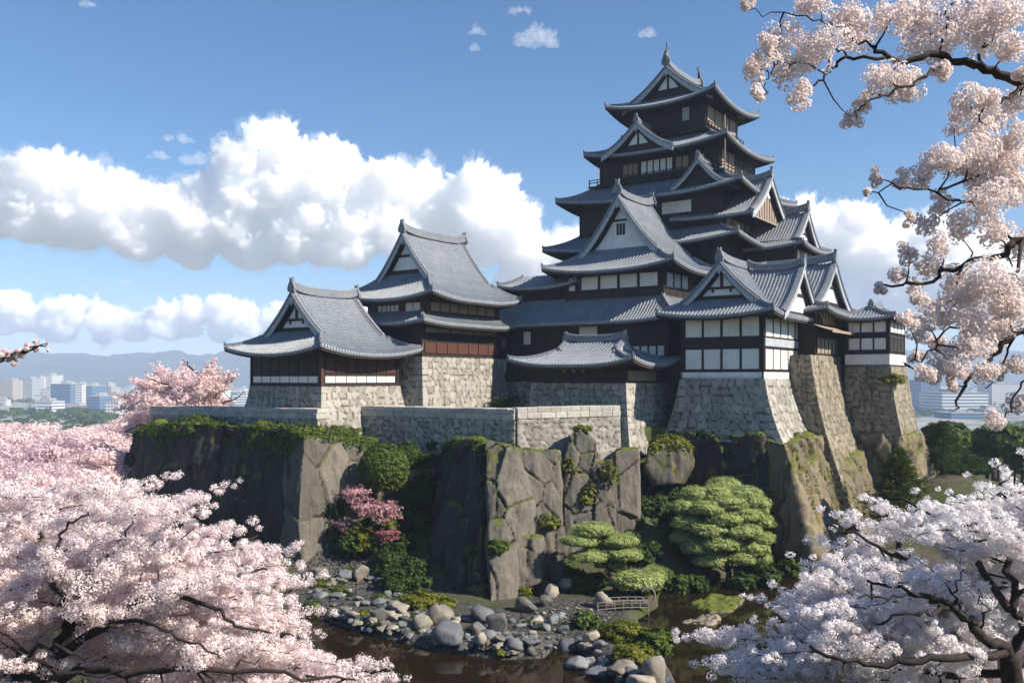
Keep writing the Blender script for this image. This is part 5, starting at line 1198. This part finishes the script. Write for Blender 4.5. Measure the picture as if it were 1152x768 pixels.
# cherry orchard on the left behind, and the tree by the corner of the walls
def far_crown(seed, n, rad, hh, size):
    rg = np.random.default_rng(seed); k = 46; d = unit(k, rg); d[:, 2] = np.abs(d[:, 2]) * .9 - .18; cen = d * rg.uniform(.35, .95, k)[:, None] * np.array([rad, rad, hh])
    rr = rg.uniform(.2, .36, k) * rad * .8; pick = rg.choice(k, n, p=rr ** 2 / (rr ** 2).sum()); dd = unit(n, rg)
    P = cen[pick] + dd * (rr[pick] * (1 + .3 * vnoise(dd * 2.2 + pick[:, None], 3)) * (1 - .4 * rg.random(n) ** 2))[:, None] * np.array([1.15, 1.15, .55])
    nn = dd + unit(n, rg) * .7; nn /= np.linalg.norm(nn, axis=1)[:, None]; V, F = cards(P, size * rg.uniform(.6, 1.3, n), nn, 1.3)
    return card_mesh('crown', V, F, rg.random(n)), cen
FC = [far_crown(s, 15000, 6.2, 4.2, .26) for s in (1, 2, 3)]
for i, (m_, _) in enumerate(FC): m_.materials.append(M['blossom_far' if i != 1 else 'blossom_mauve'])
def far_tree_trunk(cen, h, seed):
    rg = random.Random(seed); b = MB(); f = (0, 0, h * .45); b.tube([(0, 0, -.6), (.15, .1, h * .25), f], [.34, .26, .2], 7)
    for q in cen[::4]: b.tube([f, (q[0] * .5, q[1] * .5, h * .75 + q[2] * .3), (q[0], q[1], h + q[2])], [.13, .08, .02], 5)
    return b
TM = []
for i, (m_, cen) in enumerate(FC):
    b = far_tree_trunk(cen, 5.0, i); me = bpy.data.meshes.new('trunk'); me.from_pydata(b.v, [], b.f); me.materials.append(M['bark']); TM.append(me)
OR = [(-20,70,1.0),(10,84,1.05),(60,78,.9),(110,92,1.0),(60,100,1.1),(-10,104,1.1),(125,112,.95),(40,122,1.0),(95,126,1.05),(0,138,1.1),(138,134,.9),(60,146,1.0),(110,152,1.1),(20,160,1.1),(140,165,1.0),(80,172,1.1),(-15,176,1.0),(45,188,1.15),(115,190,1.0),(0,206,1.1),(85,212,1.0),(140,150,1.0),(-60,88,1.0),(-70,120,1.1),(30,230,1.1),(128,205,.9)]
ro_ = random.Random(12)
OR += [(ro_.uniform(-70, 158), Yq, ro_.uniform(.85, 1.25)) for Yq in [ro_.uniform(150, 340) for _ in range(44)]]
for i, (px, Y, s_) in enumerate(OR):
    X = (px - 576) / 1000 * Y; z = hgt(X, Y); t = tag(empty('cherry_tree', (X, Y, z), i * 1.3), 'full pink cherry tree in the orchard left of the castle hill', 'cherry tree', 'cherry trees of the left orchard'); t.scale = (s_, s_, s_ * (.95 + .1 * (i % 3)))
    k = i % 3; o = link('crown', FC[k][0], None, t, (0, 0, 5.0)); link('trunk', TM[k], None, t)
rg = np.random.default_rng(44); X, Y = at(205, 470, 103)[0], 103.0
c = Cherry(X, Y, 'spreading rose pink cherry with dark limbs at the left corner of the castle walls')
c.trunk([tuple(c.o - [0, 0, .5]), A(226, 500, 103), A(222, 466, 103)], .45, .3)
for pts in [[A(222,466,103), A(232,430,103), A(243,405,104)], [A(222,466,103), A(205,445,102), A(185,432,102), A(165,424,102)], [A(222,466,103), A(240,445,101), A(262,428,101)], [A(205,447,102), A(190,452,101), A(172,448,101), A(155,460,101)], [A(232,432,103), A(215,415,104), A(205,404,105)], [A(222,470,103), A(190,470,100), A(160,478,99), A(140,486,99)], [A(225,470,103), A(250,455,105), A(275,440,106)]]: c.limb(pts, .2, .04, .12)
for k in range(120):
    a_ = rg.uniform(0, math.pi * 2); f = rg.uniform(.25, 1) ** .6; x = 203 + 84 * f * math.cos(a_); y = 450 - 54 * f * math.sin(a_) * (1 if math.sin(a_) > 0 else .7) + max(0, 190 - x) * .28
    if x > 272: continue
    ang = math.atan2(452 - y, x - 215); c.plume(A(x, y, 103 + rg.uniform(-5, 6)), (math.cos(ang), rg.uniform(-.4, .4), math.sin(ang)), rg.uniform(2.5, 4), rg.uniform(.7, 1.0), 420, rg, k % 2 == 0)
c.finish('blossom_far', .24, rg)
# ================================================================ CITY, MOUNTAINS, CLOUDS, HAZE
def facade_mat(name, wall, glass, sx, sz, fx=.55, fz=.5):
    t = NT(name); c = t.n('TexCoord'); sp = t.n('SeparateXYZ'); t.l(c.outputs['Object'], sp.inputs[0])
    h = t.math('ADD', sp.outputs[0], sp.outputs[1])
    gx = t.math('LESS_THAN', t.math('FRACT', t.math('MULTIPLY', h, 1 / sx)), fx); gz = t.math('LESS_THAN', t.math('FRACT', t.math('MULTIPLY', sp.outputs[2], 1 / sz)), fz)
    f = t.math('MULTIPLY', gx, gz); up = t.math('LESS_THAN', t.math('ABSOLUTE', t.nz()), .5); f = t.math('MULTIPLY', f, up)
    col = t.mix(f, wall, glass); r = t.math('SUBTRACT', .8, t.math('MULTIPLY', f, .65)); return t.fin(col, r, .5)
FM = [facade_mat('pale_facade', (.62, .61, .58), (.10, .13, .17), 3.2, 3.4), facade_mat('banded_facade', (.70, .70, .69), (.13, .17, .22), 400, 3.6, 1.1, .5), facade_mat('blue_glass_facade', (.16, .24, .34), (.05, .11, .2), 2.4, 3.6, .85, .8),
      facade_mat('tan_facade', (.42, .37, .32), (.08, .09, .1), 3.6, 3.2), facade_mat('grey_facade', (.36, .38, .40), (.07, .09, .12), 3.0, 3.4, .6, .45)]
M['roof_flat'] = m_simple('flat_roof', (.25, .25, .25), (.42, .41, .40), .5, .9, .1)
def building(px0, px1, pyt, Y, depth, fm, label, group=None, rz=0.0, boxes=(), z=None):
    if group is None: Y = Y * 1.6; depth *= 1.4
    X0, X1 = (px0 - 576) / 1000 * Y, (px1 - 576) / 1000 * Y; zt = 17 + (425 - pyt) / 1000 * Y; x, y = (X0 + X1) / 2, Y + depth / 2
    zb = hgt(x, y) if z is None else z; t = tag(empty('office_building', (x, y, zb), rz), label, 'building', group); w_, h = (X1 - X0) / 2, max(6, zt - zb); d = depth / 2
    mb = MB(); mb.box(-w_, w_, -d, d, -2, h); mb.build('facade', FM[fm], t)
    mb = MB(); mb.box(-w_ - .15, w_ + .15, -d - .15, d + .15, h, h + .9); mb.box(-w_ * .4, w_ * .25, -d * .4, d * .5, h + .9, h + 4.0); mb.box(w_ * .4, w_ * .7, -d * .3, d * .2, h + .9, h + 2.4); mb.build('roof', M['roof_flat'], t)
for a in [(57, 79, 432, 720, 26, 2, 'tall blue glass block at the left with a white neighbour'), (76, 92, 433, 728, 24, 0, 'pale tower directly right of the tall blue glass block'), (91, 103, 434, 735, 30, 2, 'narrow blue building right of the pale tower'),
          (40, 58, 452, 640, 22, 1, 'white building with horizontal bands lowest at the left'), (98, 112, 446, 650, 30, 2, 'blue glass slab half hidden by the cherry orchard'), (110, 136, 444, 690, 30, 4, 'wide grey blue building behind the rose pink cherry'),
          (20, 36, 426, 980, 30, 4, 'grey tower in the haze at the far left'), (36, 46, 424, 1000, 26, 0, 'slim pale tower in the haze beside the grey tower'), (46, 58, 422, 1010, 30, 1, 'banded pale tower in the haze behind the blue glass block'), (0, 14, 428, 960, 30, 3, 'tan block cut by the left edge'),
          (56, 104, 462, 700, 20, 1, 'long low white block in front of the blue glass block'), (118, 132, 452, 600, 18, 0, 'small white house block beside the orchard'),
          (1036, 1058, 428, 700, 30, 2, 'blue glass tower behind the hanging branches at the right'), (1060, 1112, 442, 620, 40, 1, 'wide banded building right of the castle cliffs'), (1070, 1108, 474, 560, 26, 2, 'long blue glass building low at the right'), (1108, 1140, 470, 600, 26, 4, 'grey block near the right edge behind the trees'), (1116, 1150, 432, 820, 30, 0, 'pale tower near the right edge in the haze')]: building(*a)
rb = random.Random(8)
for i in range(190):
    Y = rb.uniform(1300, 3300); left = i % 3 != 0; px = rb.uniform(-40, 300) if left else rb.uniform(960, 1200); wpx = rb.uniform(10, 34) / Y * 1000
    h_ = rb.choice([7, 8, 9, 10, 12, 15, 18, 24]) * rb.uniform(.8, 1.2); x = (px - 576) / 1000 * Y; zb = hgt(x, Y)
    pyt = 425 - (zb + h_ - 17) / Y * 1000
    building(px, px + wpx, pyt, Y, rb.uniform(10, 30), rb.choice([0, 0, 1, 3, 4, 4, 0]), 'small hazy city block spread below the mountains', 'hazy city blocks', rb.uniform(-.3, .3))
# wooded town ground cover
C = []
rg = np.random.default_rng(3); n = 26000; Yc = rg.uniform(420, 3000, n); Xc = (np.where(rg.random(n) < .62, rg.uniform(-100, 330, n), rg.uniform(950, 1260, n)) - 576) / 1000 * Yc
P = np.stack([Xc, Yc, np.zeros(n)], 1); keep = fbm(P * .006, 3, 2) > .12; P = P[keep]; P[:, 2] = terrain(P[:, 0], P[:, 1]) + rg.uniform(0, 5, len(P))
V, F = cards(P, rg.uniform(3, 9, len(P)), unit(len(P), rg) * .6 + np.array([0, -.2, .8]), 1.5, rg=rg); tag(link('town_greenery', card_mesh('town_greenery', V, F, rg.random(len(P))), M['leaf']), 'scattered trees filling the hazy town between the city blocks', 'greenery', None, 'stuff')
# mountains
gx, gy = np.meshgrid(np.linspace(-3400, 3400, 260), np.linspace(3500, 4900, 56)); q = np.stack([gx.ravel(), gy.ravel(), np.zeros(gx.size)], 1)
rdg = 1 - np.abs(fbm(q * np.array([.0042, .0034, 0]) + 4.0, 5, 12)) ; env = np.sin(np.clip((q[:, 1] - 3500) / 1400, 0, 1) * math.pi) ** .8
z = -30 + env * (118 + 66 * rdg + 34 * fbm(q * .0009, 2, 6) + 30 * sstep(0, 2600, q[:, 0])) ; V = np.stack([q[:, 0], q[:, 1], z], 1)
idx = np.arange(len(V)).reshape(gx.shape); F = np.stack([idx[:-1, :-1].ravel(), idx[:-1, 1:].ravel(), idx[1:, 1:].ravel(), idx[1:, :-1].ravel()], 1)
M['mountain'] = m_simple('wooded_mountain', (.018, .03, .014), (.05, .062, .03), .02, .95, .4)
tag(link('mountains', np_mesh('mountains', V, F, True), M['mountain']), kind='structure')

# cumulus clouds: closed puffy bodies filled with an even white volume
def cloud_mat(name, dens):
    m = bpy.data.materials.new(name); m.use_nodes = True; nt = m.node_tree; nt.nodes.clear(); o = nt.nodes.new('ShaderNodeOutputMaterial'); v = nt.nodes.new('ShaderNodeVolumePrincipled')
    v.inputs['Color'].default_value = (1, 1, 1, 1); v.inputs['Density'].default_value = dens; v.inputs['Anisotropy'].default_value = .2; nt.links.new(v.outputs[0], o.inputs['Volume']); return m
M['cloud'] = cloud_mat('cumulus', .027); M['cloud_fringe'] = cloud_mat('cloud_vapour', .0028); M['cloud_thin'] = cloud_mat('thin_cloud', .005)
def cloud(name, top, bot, Y, thick, npuff, rpx, label, seed, vox, m='cloud', small=9, disp=1.0):
    """top, bot: silhouette as photo pixels at distance Y"""
    rg = np.random.default_rng(seed); tx, ty = np.array(top).T; bx_, by_ = np.array(bot).T; S = []
    x0, x1 = tx.min(), tx.max(); sc_ = Y / 1000
    while len(S) < npuff:
        x = rg.uniform(x0, x1); t, b = np.interp(x, tx, ty), np.interp(x, bx_, by_)
        r = rg.uniform(.55, 1.15) * rpx; r = min(r, (b - t) * .5, (x - x0) * .8 + 4, (x1 - x) * .8 + 4)
        if r < rpx * .18: continue
        y = t + r * .95 + (b - t - 1.8 * r) * rg.random() ** 1.4 if b - t > 1.9 * r else (t + b) / 2
        dz = rg.uniform(-1, 1) * (thick - r * sc_) * min(1, (b - t) / (4 * rpx) + .3)
        S.append(((x - 576) * sc_, Y + dz, 17 + (425 - y) * sc_, r * sc_))
    big = list(S)
    for (x, y, z, r) in big:
        for _ in range(small):
            d = rg.normal(size=3); d /= np.linalg.norm(d)
            if d[2] < -.35: d[2] *= -.6
            rr = r * rg.uniform(.22, .45); S.append((x + d[0] * r * .85, y + d[1] * r * .85, z + d[2] * r * .8, rr))
    bm = bmesh.new(); bmesh.ops.create_icosphere(bm, subdivisions=3, radius=1.0); iv = np.array([v.co[:] for v in bm.verts]); iff = np.array([[v.index for v in f.verts] for f in bm.faces]); bm.free()
    V = np.concatenate([iv * s[3] * np.array([1, 1, .92]) + np.array(s[:3]) for s in S]); F = np.concatenate([iff + i * len(iv) for i in range(len(S))])
    me = np_mesh('puffs', V, F); o = bpy.data.objects.new('puffs', me); COL.objects.link(o); md = o.modifiers.new('r', 'REMESH'); md.mode = 'VOXEL'; md.voxel_size = vox
    ev = o.evaluated_get(bpy.context.evaluated_depsgraph_get()); e = ev.to_mesh(); n = len(e.vertices); P = np.empty(n * 3, np.float32); e.vertices.foreach_get('co', P); P = P.reshape(-1, 3).astype(float)
    N = np.empty(n * 3, np.float32); e.vertices.foreach_get('normal', N); N = N.reshape(-1, 3); Fq = np.array([p.vertices[:] for p in e.polygons if len(p.vertices) == 4], np.int32); ev.to_mesh_clear(); bpy.data.objects.remove(o); bpy.data.meshes.remove(me)
    k = rpx * sc_; b1 = 2.8 * np.abs(vnoise(P / (k * .62), seed)) - 1; b2 = 2.6 * np.abs(vnoise(P / (k * .27), seed + 1)) - 1; b3 = 2.6 * np.abs(vnoise(P / (k * .12), seed + 2)) - 1
    up = sstep(-.9, .2, N[:, 2]) * .8 + .2
    P = P + N * (disp * k * (.17 * b1 + .15 * b2 + .10 * b3) * up)[:, None]
    c = P.mean(0); ob = link(name, np_mesh(name, P - c, Fq, True), M[m], None, tuple(c)); tag(ob, label, 'cloud', None, 'stuff')
    if m == 'cloud':                                        # thin vapour round the dense body
        w1 = fbm(P / (k * .9) + 9, 4, seed + 5); P2 = P + N * (k * (.10 + .34 * np.maximum(w1, 0)))[:, None]; link('cloud_fringe', np_mesh('cloud_fringe', P2 - c, Fq, True), M['cloud_fringe'], ob)
    return ob
T1 = [(-60,200),(0,188),(40,180),(75,176),(112,192),(165,207),(200,204),(240,186),(262,164),(288,146),(312,130),(335,126),(356,138),(380,158),(402,178),(440,182),(475,190),(500,196),(530,182),(548,188),(572,206),(580,236),(602,264),(622,278)]
B1 = [(-60,262),(0,268),(60,280),(110,292),(160,300),(260,306),(380,304),(460,300),(540,302),(600,300),(622,296)]
cloud('cloud', T1, B1, 6200, 300, 230, 27, 'great white cumulus bank across the left half of the sky', 3, 8, small=20)
cloud('cloud', [(560,300),(585,284),(610,268),(640,258),(670,250),(700,246),(860,222),(876,200),(898,200),(915,216),(950,230),(985,240),(1010,236),(1045,246),(1080,262),(1140,262),(1200,280)], [(560,330),(640,350),(860,372),(950,372),(1045,360),(1200,352)], 6600, 400, 150, 28, 'bright cumulus behind the right side of the castle', 6, 11, small=12)
cloud('cloud', [(-40,330),(0,326),(28,325),(52,342),(90,330),(110,336),(140,346),(170,348),(210,336),(236,320),(262,328),(300,344),(340,338),(370,322),(390,330),(430,340),(460,352)], [(-40,384),(100,386),(300,384),(460,382)], 9800, 500, 150, 14, 'low line of small cumulus above the mountains at the left', 9, 12, small=8)
for i, (px, py, w_, h_, lab, md) in enumerate([(604,40,26,17,'lone small white puff cloud near the top of the sky','cloud_thin'), (200,154,20,9,'thin cloud wisp above the big cumulus','cloud_thin'), (178,174,14,7,'smaller thin wisp left of the big cumulus top','cloud_thin'), (218,176,16,12,'ragged small cloud on the shoulder of the big cumulus','cloud_thin'),
            (139,316,11,6,'tiny white cloud scrap under the big cumulus','cloud_thin'), (584,10,16,7,'faint cloud scrap at the top edge of the sky','cloud_thin'), (728,36,11,8,'faint round wisp left of the keep top','cloud_thin'), (98,4,12,6,'cloud scrap at the top edge near the left corner','cloud_thin'), (536,34,10,7,'faint wisp left of the lone puff cloud','cloud_thin'), (534,54,6,5,'tiny wisp below the faint wisp','cloud_thin')]):
    cloud('cloud', [(px - w_, py + h_ * .4), (px - w_ * .4, py - h_ * .5), (px, py - h_), (px + w_ * .5, py - h_ * .4), (px + w_, py + h_ * .5)], [(px - w_, py + h_ * .7), (px, py + h_), (px + w_, py + h_ * .8)], 6000, 60, 16, h_ * .62, lab, 30 + i, 8, md, 7, 1.5)
# air
hz = bpy.data.materials.new('haze_air'); hz.use_nodes = True; nt = hz.node_tree; nt.nodes.clear(); o_ = nt.nodes.new('ShaderNodeOutputMaterial'); v_ = nt.nodes.new('ShaderNodeVolumePrincipled')
v_.inputs['Color'].default_value = (.62, .76, 1, 1); v_.inputs['Density'].default_value = .00023; v_.inputs['Anisotropy'].default_value = .0; nt.links.new(v_.outputs[0], o_.inputs['Volume'])
zlo = min(-27.0, float(min(v.co.z for v in bpy.data.objects['ground'].data.vertices)) - 1)
mb = MB(); mb.box(-3600, 3600, -60, 5200, zlo, 245); hb = mb.build('haze', hz); tag(hb, kind='stuff')
